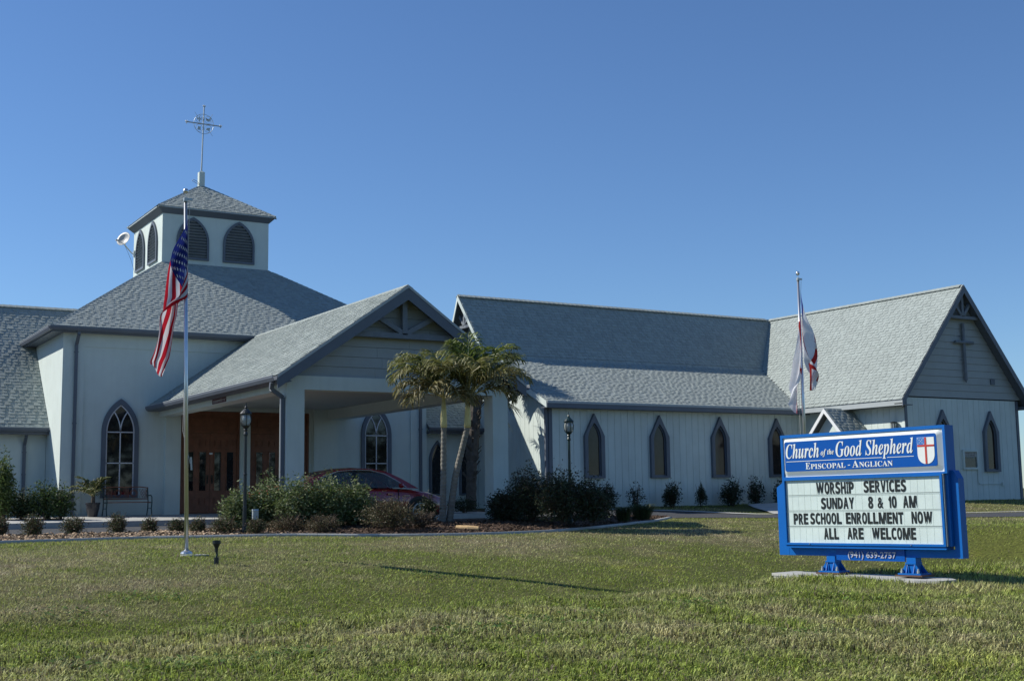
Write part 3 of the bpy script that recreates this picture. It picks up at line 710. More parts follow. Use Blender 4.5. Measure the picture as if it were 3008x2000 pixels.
# text tools: glyphs of the built-in typeface turned into meshes
def uni(s, up, lo, dig=None):
    o = ''
    for c in s:
        if 'A' <= c <= 'Z': o += chr(up+ord(c)-65)
        elif 'a' <= c <= 'z': o += chr(lo+ord(c)-97)
        elif dig and '0' <= c <= '9': o += chr(dig+ord(c)-48)
        else: o += c
    return o
def glyph_mesh(txt, offset=0., ext=.004):
    c = bpy.data.curves.new('lettering', 'FONT'); c.body = txt; c.size = 1; c.offset = offset; c.extrude = ext; c.resolution_u = 3
    o = bpy.data.objects.new('lettering', c); COL.objects.link(o); bpy.context.view_layer.update()
    me = bpy.data.meshes.new_from_object(o.evaluated_get(bpy.context.evaluated_depsgraph_get())); bpy.data.objects.remove(o)
    v = np.zeros(len(me.vertices)*3, np.float32); me.vertices.foreach_get('co', v); v = v.reshape(-1, 3)
    return me, v
def place_text(txt, name, m, parent, Mx, a0, a1, zb, zt, ref='H', offset=0., depth=.004, shear=0., local=True, capr=None):
    """fit text between a0..a1; baseline zb, cap height zt; Mx maps (a, z, out) to the parent's space"""
    me, v = glyph_mesh(txt, offset); 
    if len(v) == 0: return None
    xs = v[:, 0]; x0_, x1_ = xs.min(), xs.max(); ch = capr or .72
    q = np.zeros_like(v); q[:, 0] = a0+(v[:, 0]-x0_)/(x1_-x0_)*(a1-a0); q[:, 1] = zb+v[:, 1]/ch*(zt-zb); q[:, 0] += shear*(q[:, 1]-zb)
    q[:, 2] = v[:, 2]/.004*depth*.5
    W_ = np.array([Mx(*p) for p in q], np.float32); me.vertices.foreach_set('co', W_.ravel()); me.update(); me.materials.clear(); me.materials.append(m)
    o = bpy.data.objects.new(name, me); COL.objects.link(o)
    if parent is not None:
        o.parent = parent
        if not local: o.matrix_parent_inverse = WM.get(parent.name, Matrix()).inverted()
    return o
pq = build(MB().box(10.178, 10.196, 31.15, 32.25, 2.895, 3.015), 'clearance_plate', M['plaque'], can)
place_text("CLEARANCE 9' 6\"", 'clearance_text', M['sign_white'], pq, lambda a, z, o: (10.176-o, 32.2-a, 2.895+z), .05, 1.05, .03, .09, local=False, depth=.002)

# ------------------------------------------------------------------ nave and transept
nav = thing('church_nave', 'long pale board-sided nave with two-pitch shingle roof and steep gabled transept', 'church', (27, 34.1, 0))
NX, NY, ry, rz = 21.20, 33.12, 37.63, 7.28
tx0, tx1, ty, trx, trz, tez = 31.96, 37.59, 28.47, 34.73, 7.28, 3.33; thw = 3.25; rky = 28.12; tsl = (trz-tez)/thw
brk_y, brk_z, ev_y, ev_z = 36.13, 5.00, 32.76, 3.31
xv = lambda z: trx-thw+(z-tez)/tsl
def gz(y):   # underside height of the nave gable at y
    d = abs(y-ry); 
    return (rz-d*1.523 if d < ry-brk_y else brk_z-(d-(ry-brk_y))*.5014)-.12
build(MB().box(NX+.05, tx0, NY+.03, NY+.2, -.3, 3.16), 'wall', M['deck'], nav)
pl = [(NY+.03, -.3), (42.1, -.3), (42.1, gz(42.1)), (39.13, gz(39.13)), (ry, gz(ry)), (brk_y, gz(brk_y)), (NY+.03, gz(NY+.03))]
build(MB().prism([(NX+.03, p[0], p[1]) for p in pl], (.15, 0, 0)), 'end_wall', M['deck'], nav)
def vboards(xa, xb, f_top, z0, mk, bw=.267):
    n = max(1, round((xb-xa)/bw)); w = (xb-xa)/n
    for i in range(n):
        a, b = xa+i*w+.005, xa+(i+1)*w-.005
        build(MB().prism(*mk(a, b, z0, f_top(a), f_top(b))), 'siding_board', M['siding'], nav)
vboards(NX+.12, tx0-.02, lambda x: 3.17, -.1, lambda a, b, z0, ta, tb: ([(a, NY, z0), (b, NY, z0), (b, NY, tb), (a, NY, ta)], (0, .028, 0)))
vboards(NY+.12, 42.0, lambda y: gz(y), -.1, lambda a, b, z0, ta, tb: ([(NX, a, z0), (NX, b, z0), (NX, b, tb), (NX, a, ta)], (.028, 0, 0)))
build(MB().box(NX-.02, NX+.11, NY-.022, NY-.001, -.1, 3.15).box(NX-.02, NX-.001, NY, NY+.11, -.1, 3.11), 'corner_trim', M['trim'], nav)
build(MB().box(NX-.13, NX-.03, NY+.0, NY+.08, -.1, 3.11), 'downspout', M['trim'], nav)
# roof planes
up_f = [(20.69, brk_y, brk_z), (xv(brk_z), brk_y, brk_z), (xv(rz), ry, rz), (20.45, ry, rz)]
lo_f = [(20.91, ev_y, ev_z), (xv(ev_z), ev_y, ev_z), (xv(brk_z), brk_y, brk_z), (20.69, brk_y, brk_z)]
mir = lambda P: [(p[0], 2*ry-p[1], p[2]) for p in P][::-1]
t_l = [(trx-thw, ev_y, tez), (trx-thw, rky, tez), (trx, rky, trz), (trx, ry, rz), (xv(brk_z), brk_y, brk_z)]
t_r = [(trx+thw, rky, tez), (trx+thw, 42.7, tez), (trx, 42.7, trz), (trx, rky, trz)]
roof_part('nave_roof', [lo_f, up_f, mir(up_f), mir(lo_f)], nav, caps=[((20.45, ry, rz), (xv(rz)-.1, ry, rz))], thick=.08, shingled=(0, 1))
roof_part('transept_roof', [t_l, t_r], nav, caps=[((trx, ry, rz), (trx, rky, rz))], thick=.08, shingled=(0,))
build(MB().box(20.91, trx-thw, ev_y-.03, ev_y-.001, ev_z-.2, ev_z-.02), 'fascia', M['trim'], nav)
build(MB().box(20.91, trx-thw, ev_y-.045, ev_y-.031, ev_z-.06, ev_z+.012), 'drip_edge', M['trim_light'], nav)
build(MB().box(20.91, tx0, ev_y+.0, NY-.002, ev_z-.2, ev_z-.17), 'soffit', M['trim'], nav)
rk = [(20.91, ev_y, ev_z), (20.69, brk_y, brk_z), (20.45, ry, rz), (20.69, 2*ry-brk_y, brk_z), (20.91, 2*ry-ev_y, ev_z)]
for a, b in zip(rk, rk[1:]):
    a = Vector(a); b = Vector(b)
    build(MB().prism([a+Vector((-.02, 0, .0)), b+Vector((-.02, 0, .0)), b+Vector((-.02, 0, -.2)), a+Vector((-.02, 0, -.2))], (.03, 0, 0)), 'rake_board', M['siding'], nav)
truss(nav, TP(lambda u, z: (20.72, ry+u, z), (1, 0, 0), .68, 6.20, 7.0), .10)
for dy in (-.35, .35): build(MB().bar((20.76, ry, 5.55), (20.76, ry+dy*2.2, 6.16), .09, .09, (1, 0, 0)), 'truss_timber', M['timber'], nav)
# nave windows
def gothic_window(cx, pl, z0, zsh, za, a, parent):
    o = house(cx, a, z0, zsh, za, 12); i_ = arch(cx-.01, a-.13, z0+.07, zsh-.14, za-.30, 12)
    fr = build(MB().ring(to3(o, 'y', pl-.001), to3(i_, 'y', pl-.001), (0, -.10, 0)), 'window_frame', M['trim'], parent)
    build(MB().prism(to3(i_, 'y', pl-.003), (0, -.008, 0)), 'window_glass', M['church_glass'], fr)
    i2 = arch(cx-.01, a-.165, z0+.10, zsh-.14, za-.36, 12)
    build(MB().ring(to3(i_, 'y', pl-.012), to3(i2, 'y', pl-.012), (0, -.018, 0)), 'window_stop', M['trim'], fr)
for cx in (22.87, 25.48, 28.06, 30.63): gothic_window(cx, NY, .925, 2.27, 2.98, .383, nav)
# transept walls
build(MB().box(tx0+.03, tx1, ty+.03, ty+.2, -.2, 3.5).prism([(tx0+.1, ty+.03, 3.45), (tx1-.1, ty+.03, 3.45), (trx, ty+.03, 7.0)], (0, .15, 0)).box(tx0+.03, tx0+.2, ty+.2, NY+.1, -.2, 3.16).box(tx1-.2, tx1, ty+.2, 42.7, -.2, 3.3), 'transept_wall', M['deck'], nav)
vboards(tx0+.11, tx1-.11, lambda x: 3.43, -.1, lambda a, b, z0, ta, tb: ([(a, ty, z0), (b, ty, z0), (b, ty, tb), (a, ty, ta)], (0, .028, 0)))
vboards(ty+.11, NY-.03, lambda y: 3.15, -.1, lambda a, b, z0, ta, tb: ([(tx0, a, z0), (tx0, b, z0), (tx0, b, tb), (tx0, a, ta)], (.028, 0, 0)))
build(MB().box(tx0-.02, tx0+.10, ty-.022, ty-.001, -.1, 3.43).box(tx1-.10, tx1+.02, ty-.022, ty-.001, -.1, 3.43), 'corner_trim', M['trim'], nav)
build(MB().box(tx0-.02, tx0-.001, ty, ty+.10, -.1, 3.11), 'corner_trim', M['siding'], nav)
z = 3.47; r_ = 0
while z < 6.95:
    z1 = z+.235; ha = (trz-.14-z)/tsl-.02; hb = max((trz-.14-z1)/tsl-.02, .01)
    sp = [-9]+sorted(random.uniform(-1.8, 1.8) for _ in range(1 if z < 6 else 0))+[9]
    for a, b in zip(sp, sp[1:]):
        p = [(max(-ha, a), z), (min(ha, b), z), (min(hb, b), z1-.006), (max(-hb, a), z1-.006)]
        if p[1][0]-p[0][0] < .05: continue
        if p[2][0] < p[3][0]: p = p[:2]+[((p[2][0]+p[3][0])/2, p[2][1])]
        build(MB().prism([(trx+q[0], ty-.035+(.016 if q[1] > z+.1 else 0), q[1]) for q in p], (0, .03, 0)), 'gable_board', M['lap'], nav)
    z = z1
for cx in (33.68, 36.06): gothic_window(cx, ty, 1.0, 2.36, 3.06, .373, nav)
for s in (-1, 1):
    a = Vector((trx, rky, trz)); b = Vector((trx+s*thw, rky, tez))
    build(MB().prism([a+Vector((0, -.022, .0)), b+Vector((0, -.022, .0)), b+Vector((0, -.022, -.24)), a+Vector((0, -.022, -.28))], (0, .022, 0)), 'rake_board', M['trim'], nav)
    build(MB().prism([a+Vector((0, .0, -.12)), b+Vector((0, 0, -.12)), b+Vector((0, 0, -.15)), a+Vector((0, 0, -.15))], (0, .33, 0)), 'rake_soffit', M['trim'], nav)
    xb = trx+s*thw
    build(MB().box(min(xb, xb-s*.02), max(xb, xb-s*.02), rky, ev_y if s < 0 else 42.7, tez-.19, tez-.01), 'fascia', M['trim_light'], nav)
    xs = sorted((xb-s*.02, tx0-.003 if s < 0 else tx1+.003)); build(MB().box(xs[0], xs[1], rky, 32.7, tez-.19, tez-.16), 'soffit', M['trim'], nav)
truss(nav, TP(lambda u, z: (trx+u, rky+.13, z), (0, 1, 0), .76, 6.18, 7.1), .10)
def log(a, b, r, name='log', parent=None): 
    return build(MB().tube([a, b], r, 10), name, M['timber'], parent)
lc = thing('wooden_cross', 'grey log cross fixed high on the transept gable', 'cross', (34.87, 28.37, 4.1))
log((34.87, 28.36, 6.01), (34.89, 28.36, 4.09), .056, 'upright', lc); log((34.42, 28.34, 5.35), (35.33, 28.34, 5.35), .053, 'crossbar', lc)
build(MB().lathe([(.058, 0), (.012, -.10)], (34.89, 28.36, 4.09), 10).tube([(34.67, 28.40, 5.56), (34.84, 28.36, 5.54)], .008, 5).tube([(34.70, 28.40, 4.75), (34.85, 28.36, 4.75)], .008, 5), 'fixing', M['timber'], lc)
build(MB().box(36.21, 36.42, ty-.065, ty-.04, 3.97, 4.16), 'gable_vent', M['trim'], nav)
# porch on the transept's west side
pc = thing('side_porch', 'tiny gabled porch with steep roof on the sunlit side of the transept', 'porch', (31.4, 30.8, 2.4))
py, pz, pex, phw, pev = 30.80, 3.18, 30.70, .97, 2.11
roof_part('roof', [[(pex, py-phw, pev), (tx0-.02, py-phw, pev), (tx0-.02, py, pz), (pex, py, pz)], [(tx0-.02, py+phw, pev), (pex, py+phw, pev), (pex, py, pz), (tx0-.02, py, pz)]], pc, thick=.05, nmax=300)
for s in (-1, 1):
    a = Vector((pex, py, pz)); b = Vector((pex, py+s*phw, pev))
    build(MB().prism([a+Vector((-.03, 0, .0)), b+Vector((-.03, 0, 0)), b+Vector((-.03, 0, -.16)), a+Vector((-.03, 0, -.16))], (.03, 0, 0)), 'rake_board', M['white'], pc)
build(MB().prism([(pex+.25, py-phw+.12, pev-.05), (pex+.25, py+phw-.12, pev-.05), (pex+.25, py, pz-.16)], (.03, 0, 0)), 'gable_panel', M['siding'], pc)
build(MB().box(pex+.2, pex+.3, py-phw+.1, py-phw+.2, -.05, pev).box(pex+.2, pex+.3, py+phw-.2, py+phw-.1, -.05, pev), 'post', M['siding'], pc)

# ------------------------------------------------------------------ lanterns
def lantern_parts(t, c, s=1.0, pm='greenblack'):
    x, y, z = c
    build(MB().lathe([(.03*s, 0), (.055*s, .02*s), (.07*s, .05*s), (.085*s, .06*s)], (x, y, z), 12), 'lantern_base', M[pm], t)
    build(MB().lathe([(.075*s, .062*s), (.10*s, .14*s), (.105*s, .20*s), (.085*s, .29*s)], (x, y, z), 12), 'lantern_glass', M['lampglass'], t, smooth=True)
    mb = MB()
    for k in range(6):
        a = 2*math.pi*k/6+.3; mb.tube([(x+r*s*math.cos(a), y+r*s*math.sin(a), z+h*s) for r, h in ((.085, .06), (.108, .14), (.112, .20), (.09, .29))], .007*s, 5)
    build(mb, 'lantern_cage', M[pm], t)
    build(MB().lathe([(.118*s, .285*s), (.122*s, .30*s), (.085*s, .345*s), (.05*s, .38*s), (.025*s, .40*s), (.03*s, .42*s), (.012*s, .45*s), (.004*s, .52*s)], (x, y, z), 12), 'lantern_cap', M[pm], t)
def lamp_post(loc, top, label, pm, group='lantern posts'):
    x, y, z0 = loc; t = thing('lamp_post', label, 'lamp', loc, group=group); h = top-z0-.53
    build(MB().lathe([(.07, 0), (.07, .05), (.055, .10), (.045, .16), (.040, .5), (.036, .52), (.033, h*.55), (.038, h*.55+.02), (.031, h*.55+.05), (.030, h-.14), (.044, h-.12), (.044, h-.10), (.025, h-.05), (.040, h-.02), (.026, h+.01)], (x, y, z0), 12), 'post', M[pm], t)
    lantern_parts(t, (x, y, z0+h), 1., pm); return t
lamp_post((8.24, 23.94, -.22), 2.33, 'black lantern post standing in the mulch in front of the double doors', 'black')
lamp_post((15.80, 23.85, -.22), 2.31, 'dark green lantern post rising from the big shrubs before the nave', 'greenblack')
wl = thing('wall_lantern', 'black wall lantern on sunlit siding at the transept corner', 'lamp', (31.87, 28.85, 2.3))
x, y, z = 31.85, 28.85, 2.35
build(MB().lathe([(.07, 0), (.10, .03), (.10, .06)], (x, y, z), 10), 'lantern_base', M['black'], wl); build(MB().lathe([(.085, .06), (.09, .24)], (x, y, z), 10), 'lantern_glass', M['lampglass'], wl)
mb = MB(); 
for k in range(6): a = 2*math.pi*k/6; mb.tube([(x+.09*math.cos(a), y+.09*math.sin(a), z+.05), (x+.095*math.cos(a), y+.095*math.sin(a), z+.25)], .010, 5)
build(mb, 'lantern_cage', M['black'], wl); build(MB().lathe([(.11, .25), (.11, .28), (.05, .30)], (x, y, z), 10).box(x, x+.11, y-.03, y+.03, z-.02, z+.02), 'lantern_cap', M['black'], wl)
# notice board
nb = thing('notice_board', 'framed dark notice board on the transept wall between the two pointed windows', 'notice board', (34.97, 28.4, 1.35))
o = [(34.59, 0, 1.08), (35.35, 0, 1.08), (35.35, 0, 1.74), (34.59, 0, 1.74)]; i_ = [(34.66, 0, 1.15), (35.28, 0, 1.15), (35.28, 0, 1.67), (34.66, 0, 1.67)]
build(MB().ring([(p[0], ty-.002, p[2]) for p in o], [(p[0], ty-.002, p[2]) for p in i_], (0, -.07, 0)), 'frame', M['siding'], nb)
build(MB().box(34.66, 35.28, ty-.03, ty-.01, 1.15, 1.67), 'board_face', M['notice'], nb)
build(MB().box(34.665, 35.275, ty-.034, ty-.0305, 1.50, 1.665), 'header_strip', M['concrete'], nb)
for k, (s, a0, a1) in enumerate((('CHURCH OF THE', 34.73, 35.22), ('GOOD SHEPHERD', 34.73, 35.22), ('EPISCOPAL', 34.78, 35.17))):
    place_text(s, 'notice_text', M['letter'] if k < 2 else M['groove'], nb, lambda a, z, o_: (a, ty-.036-o_, z), a0, a1, 1.595-k*.07, 1.64-k*.07, local=False, depth=.002)
cdt = build(MB().tube([(35.33, ty-.02, 1.08), (35.33, ty-.02, .65), (35.39, ty-.02, .59), (36.57, ty-.02, .59)], .012, 6).box(36.53, 36.65, ty-.05, ty-.003, .53, .65), 'conduit', M['siding'], None)
tag(cdt, 'thin pale conduit bending along the transept wall under the notice board', 'conduit')

# ------------------------------------------------------------------ roadside sign
TH = -1.4084; SR = .00576+.0045
SO = Vector((12.094, 12.926, -.252))
sg = thing('church_sign', 'blue roadside church sign with white letter board on two bolted legs', 'sign', SO, TH, ry=-SR)
def S(mb, name, m, par=None, **k):
    o = build(mb, name, M[m] if isinstance(m, str) else m, None, **k); o.parent = par or sg; o.matrix_parent_inverse = Matrix(); return o
# outer blue frame (lower, wider)
def frame_poly(pl, y0, y1): return MB().prism([(p[0], y0, p[1]) for p in pl], (0, y1-y0, 0))
S(frame_poly([(-.185, -.165), (-.02, -.165), (-.02, .83), (-.06, .83), (-.185, .75)], .06, .19), 'side_frame', 'blue')
S(frame_poly([(2.462, -.165), (2.56, -.165), (2.56, .80), (2.50, .90), (2.462, .90)], .06, .19), 'side_frame', 'blue')
S(frame_poly([(-.019, -.165), (2.461, -.165), (2.461, -.06), (-.019, -.06)], .062, .188), 'bottom_frame', 'blue')
S(frame_poly([(.0, -.06), (2.40, -.06), (2.40, -.025), (.0, -.025)], -.03, .14), 'rail', 'blue')
# cabinet box
S(MB().box(-.017, 2.46, .0, .19, -.02, 1.455), 'cabinet', 'blue')
S(MB().box(2.4061, 2.420, -.035, -.002, -.02, .86), 'side_strip', 'galv')
# top face: white moulded face inside blue retainer
def rect(a0, a1, z0, z1, r=0., n=5):
    if not r: return [(a0, z0), (a1, z0), (a1, z1), (a0, z1)]
    L = []
    for cx, cz, t0 in ((a1-r, z0+r, -90), (a1-r, z1-r, 0), (a0+r, z1-r, 90), (a0+r, z0+r, 180)):
        for i in range(n+1): t = R_(t0+90*i/n); L.append((cx+r*math.cos(t), cz+r*math.sin(t)))
    return L
def y3(pl, y): return [(p[0], y, p[1]) for p in pl]
S(MB().ring(y3(rect(-.017, 2.475, .862, 1.455), -.001), y3(rect(.018, 2.440, .885, 1.415), -.001), (0, -.03, 0)), 'retainer', 'blue')
S(MB().box(.018, 2.440, -.012, -.0015, .885, 1.415), 'top_face', 'sign_white')
o = rect(.03, 2.425, .895, 1.405, .05); i_ = rect(.056, 2.372, .952, 1.365, .035)
mb = MB(); n = len(o); mb.add(y3(o, -.013)+y3(i_, -.045), [(k, (k+1) % n, n+(k+1) % n, n+k) for k in range(n)]+[tuple(range(n, 2*n))]); S(mb, 'raised_panel', 'sign_white')
S(MB().prism(y3(rect(.062, 2.366, .958, 1.358, .03), -.046), (0, -.003, 0)), 'blue_field', 'blue_vinyl')
Mx = lambda a, z, o_: (a, -.052-o_, z)
def T(s, name, m, a0, a1, zb, zt, **k): return place_text(s, name, M[m], sg, k.pop('Mx', Mx), a0, a1, zb, zt, **k)
bi = lambda s: uni(s, 0x1D468, 0x1D482)
T(bi('Church'), 'lettering', 'sign_white', .083, .628, 1.135, 1.325, capr=.68)
T(bi('of'), 'lettering', 'sign_white', .655, .745, 1.158, 1.235, capr=.68)
T(bi('the'), 'lettering', 'sign_white', .760, .862, 1.165, 1.235, capr=.68)
T(bi('Good'), 'lettering', 'sign_white', .893, 1.300, 1.13, 1.325, capr=.68)
T(bi('Shepherd'), 'lettering', 'sign_white', 1.345, 2.048, 1.132, 1.32, capr=.68)
S(MB().box(.086, 1.584, -.052, -.050, 1.088, 1.095).box(1.664, 2.043, -.052, -.050, 1.086, 1.093), 'rule_line', 'sign_white')
bs = lambda s: uni(s, 0x1D400, 0x1D41A)
T(bs('E'), 'lettering', 'sign_white', .402, .475, .982, 1.068, capr=.68); T(bs('PISCOPAL'), 'lettering', 'sign_white', .485, 1.034, .982, 1.048, capr=.68)
S(MB().box(1.07, 1.105, -.052, -.050, 1.008, 1.018), 'dash', 'sign_white')
T(bs('A'), 'lettering', 'sign_white', 1.139, 1.235, .980, 1.068, capr=.68); T(bs('NGLICAN'), 'lettering', 'sign_white', 1.245, 1.740, .980, 1.046, capr=.68)
# shield
sh = [(2.10, 1.315), (2.335, 1.315), (2.335, 1.12)]+[(2.2175+.1175*math.cos(t), 1.12-.135*math.sin(t)**.8) for t in np.linspace(.15, math.pi-.15, 13)]+[(2.10, 1.12)]
shd = S(MB().prism(y3(sh, -.050), (0, -.003, 0)), 'shield', 'sign_white')
S(MB().prism(y3([(2.205, 1.313), (2.230, 1.313), (2.230, .989), (2.205, .989)], -.0535), (0, -.003, 0)), 'shield_cross', 'red', shd)
S(MB().prism(y3([(2.103, 1.200), (2.2048, 1.200), (2.2048, 1.222), (2.103, 1.222)], -.0535), (0, -.003, 0)).prism(y3([(2.2302, 1.200), (2.332, 1.200), (2.332, 1.222), (2.2302, 1.222)], -.0535), (0, -.003, 0)), 'shield_bar', 'red', shd)
S(MB().prism(y3([(2.103, 1.2222), (2.2048, 1.2222), (2.2048, 1.312), (2.103, 1.312)], -.0535), (0, -.002, 0)), 'shield_canton', 'canton', shd)
mb = MB()
for k in range(-2, 3):
    for s in (1, -1):
        if k == 0 and s < 0: continue
        u, v = 2.154+k*.019, 1.267+s*k*.017; mb.box(u-.006, u+.006, -.0566, -.0558, v-.0018, v+.0018).box(u-.0018, u+.0018, -.0576, -.0568, v-.006, v+.006)
S(mb, 'crosslet', 'sign_white', shd)
# letter board
S(MB().ring(y3(rect(-.005, 2.405, -.022, .861), -.001), y3(rect(.028, 2.372, .006, .836), -.001), (0, -.045, 0)), 'board_frame', 'blue')
ROWS = [(.012, .208, 0), (.228, .418, 1), (.434, .620, 2), (.640, .832, 3)]
for z0, z1, k in ROWS:
    a = .030; i = 0
    while a < 2.368:
        b = min(a+random.choice((.100, .100, .102)), 2.370); S(MB().box(a+.0015, b-.0015, -.016, -.004, z0, z1), 'board_panel', 'panel'); a = b
S(MB().box(.028, 2.372, -.004, -.002, .006, .836), 'board_backing', 'groove')
for z in (.0065, .214, .423, .627, .833):
    S(MB().box(.029, 2.371, -.0185, -.0165, z-.007, z+.007), 'letter_track', 'panel'); S(MB().box(.029, 2.371, -.0195, -.0187, z-.0022, z-.0006), 'track_line', 'groove')
sb = lambda s: uni(s, 0x1D5D4, 0x1D5EE, 0x1D7EC)
Mb = lambda a, z, o_: (a, -.0195-o_, z)
NARROW = {'I': .45, '1': .6, ' ': .8, 'M': 1.45, 'W': 1.55}
def row(words):
    for s, a0, a1, zb, zt in words:
        tot = sum(NARROW.get(c, 1.) for c in s); x = a0; u = (a1-a0+.012)/tot
        for c in s:
            w = NARROW.get(c, 1.)*u
            if c == '&': gl = '&'
            else: gl = sb(c)
            T(gl, 'letter', 'letter', x, x+w-.012, zb, zt, Mx=Mb, offset=.017, capr=.735, depth=.003)
            x += w
row([('WORSHIP', .53, 1.116, .652, .800), ('SERVICES', 1.268, 1.886, .658, .804), ('SUNDAY', .595, 1.108, .453, .598), ('8', 1.323, 1.395, .455, .602), ('&', 1.462, 1.545, .457, .600),
     ('10', 1.622, 1.738, .457, .602), ('AM', 1.833, 2.026, .457, .602), ('PRE', .139, .372, .253, .397), ('SCHOOL', .410, .904, .256, .400), ('ENROLLMENT', .972, 1.822, .258, .402), ('NOW', 1.939, 2.226, .262, .406),
     ('ALL', .618, .847, .058, .202), ('ARE', .984, 1.225, .062, .205), ('WELCOME', 1.356, 1.985, .063, .208)])
S(MB().lathe([(.008, 0), (.008, .01)], (.40, -.05, -.012), 8).lathe([(.008, 0), (.008, .01)], (1.93, -.05, -.012), 8), 'bolt', 'galv')
# phone panel, legs
S(MB().box(.752, 1.772, .040, .060, -.215, -.062), 'phone_panel', 'blue_vinyl')
T('(941) 639-2757', 'phone_number', 'phone', .94, 1.655, -.178, -.100, Mx=lambda a, z, o_: (a, .032-o_, z), offset=.012, capr=.70)
for a in (.668, 1.865):
    lg = S(MB().box(a-.065, a+.065, .03, .16, -.36, -.166), 'leg', 'blue')
    mb = MB(); 
    mb.add([(a-.16, -.03, -.375), (a+.16, -.03, -.375), (a+.16, .21, -.375), (a-.16, .21, -.375), (a-.16, -.03, -.355), (a+.16, -.03, -.355), (a+.16, .21, -.355), (a-.16, .21, -.355)], [(0,3,2,1),(4,5,6,7),(0,1,5,4),(1,2,6,5),(2,3,7,6),(3,0,4,7)])
    for s in (-1, 1):
        for yy in (.018, .152):
            mb.prism([(a+s*.066, yy-.004, -.354), (a+s*.15, yy-.004, -.354), (a+s*.066, yy-.004, -.24)], (0, .008, 0))
        mb.prism([(a+s*.05, .019, -.354), (a+s*.05, -.025, -.354), (a+s*.05, .019, -.24)], (.008, 0, 0))
    mb.box(a-.075, a+.075, .012, .158, -.245, -.225)
    S(mb, 'base_bracket', 'blue', lg); S(MB().box(a-.19, a+.19, -.05, .23, -.395, -.376), 'base_plate', 'rust', lg)
    mb = MB()
    for s in (-1, 1): mb.lathe([(.02, 0), (.02, .03), (.012, .03), (.012, .055)], (a+s*.115, -.005, -.354), 6)
    S(mb, 'anchor_bolt', 'galv', lg)
T('SIGNS', 'maker_text', 'phone', .03, .13, 1.22, 1.24, Mx=lambda a, z, o_: (2.4605+.016+o_, a, z)) if False else None
S(MB().tube([(.59, .14, -.17), (.59, .14, -.41)], .012, 6).lathe([(.022, -.03), (.022, .03)], (.59, .14, -.21), 8), 'conduit', 'black')
pad = [(-.13, -.20), (.3, -.28), (.8, -.25), (1.2, -.30), (1.7, -.26), (2.1, -.29), (2.4, -.22), (2.44, .1), (2.2, .36), (1.2, .4), (.2, .38), (-.12, .3)]
Ms = Matrix.Translation(SO) @ Matrix.Rotation(TH, 4, 'Z')
pdo = build(MB().prism([(p[0], p[1], -.43) for p in pad], (0, 0, .034)).xf(Ms).prism([tuple(Ms @ Vector((p[0]*.98+.02, p[1]*.98, -.60))) for p in pad], (0, 0, .168)), 'sign_footing', M['concrete'], None)
tag(pdo, 'rough pale concrete footing under the blue sign', 'footing')

# ------------------------------------------------------------------ flag poles and flags
def flagpole(loc, top, label, r=.033, lean=(0, 0)):
    x, y, z = loc; t = thing('flagpole', label, 'flagpole', loc, group='aluminium flagpoles')
    tx, ty_ = x+lean[0], y+lean[1]
    build(MB().tube([(x, y, z), (x+(tx-x)*.5, y+(ty_-y)*.5, z+(top-z)*.5), (tx, ty_, top)], [r, r*.92, r*.72], 14), 'shaft', M['alu'], t, smooth=True)
    build(MB().lathe([(.095, 0), (.095, .03), (.085, .055), (.05, .07), (.038, .08)], (x, y, z), 16), 'base_collar', M['alu'], t)
    build(MB().lathe([(.035, 0), (.037, .02), (.037, .06), (.012, .075), (.006, .08), (.006, .13)], (tx, ty_, top), 12).box(tx+.0, tx+.10, ty_-.03, ty_-.01, top+.02, top+.06), 'truck', M['galv'], t)
    nn = 10; build(MB().lathe([(.045*math.sin(math.pi*k/nn)+.0005, .17-.045*math.cos(math.pi*k/nn)) for k in range(nn+1)], (tx, ty_, top), 14), 'ball_finial', M['alu'], t, smooth=True)
    cr_ = Vector((.858, -.514, 0))
    build(MB().tube([Vector((tx, ty_, top))+cr_*.07, Vector((x, y, z+3.6))+cr_*.02-cr_*.10, Vector((x, y, z+1.9))-cr_*.09, Vector((x, y, z+1.4))+cr_*.03], .004, 4).tube([Vector((x, y, z+1.5))+cr_*.04, Vector((x, y, z+1.3))+cr_*.055], .015, 5), 'halyard', M['rope'], t)
    return t
FPL = (5.73, 19.305, -.41); flagpole(FPL, 5.12, 'nearer aluminium flagpole on the lawn, carrying the striped flag', lean=(-.10, .06))
fpad = build(MB().box(5.62, 6.02, 19.12, 19.42, -.45, -.40), 'pole_footing', M['concrete'], None); tag(fpad, 'small flat concrete pad at the foot of the nearer flagpole', 'footing')
FPR = (19.95, 20.65, -.38); flagpole(FPR, 5.14, 'farther aluminium flagpole behind the blue sign, carrying the white flag', r=.038)
cr_ = np.array([.858, -.514, 0.]); ct_ = np.array([-.511, -.86, 0.])
def flag_mesh(name, fn, colf, ns, nt_, parent, part):
    s, t = np.meshgrid(np.linspace(0, 1, ns), np.linspace(0, 1, nt_)); P = fn(s, t).reshape(-1, 3); i = np.arange(ns*nt_).reshape(nt_, ns)
    Fq = np.stack([i[:-1, :-1], i[:-1, 1:], i[1:, 1:], i[1:, :-1]], -1).reshape(-1, 4)
    # one colour per cell: duplicate vertices per face so stripes stay crisp
    V = P[Fq].reshape(-1, 3); sc, tc = s.ravel()[Fq].mean(1), t.ravel()[Fq].mean(1); C = colf(sc, tc)
    # the one flat print of a flag
    return np_mesh(part, V, np.arange(len(V)).reshape(-1, 4), fabric, parent, colors=np.repeat(C, 4, 0), smooth=False)
RED, WHT, BLU = np.array([.42, .015, .03]), np.array([.62, .64, .68]), np.array([.010, .018, .12])
K = 19.1/FPX     # metres per photo pixel at the nearer pole
PT = np.array([5.66, 19.35, 0.])
def bez(a, b, c, s): return a*(1-s)**2+2*b*s*(1-s)+c*s*s
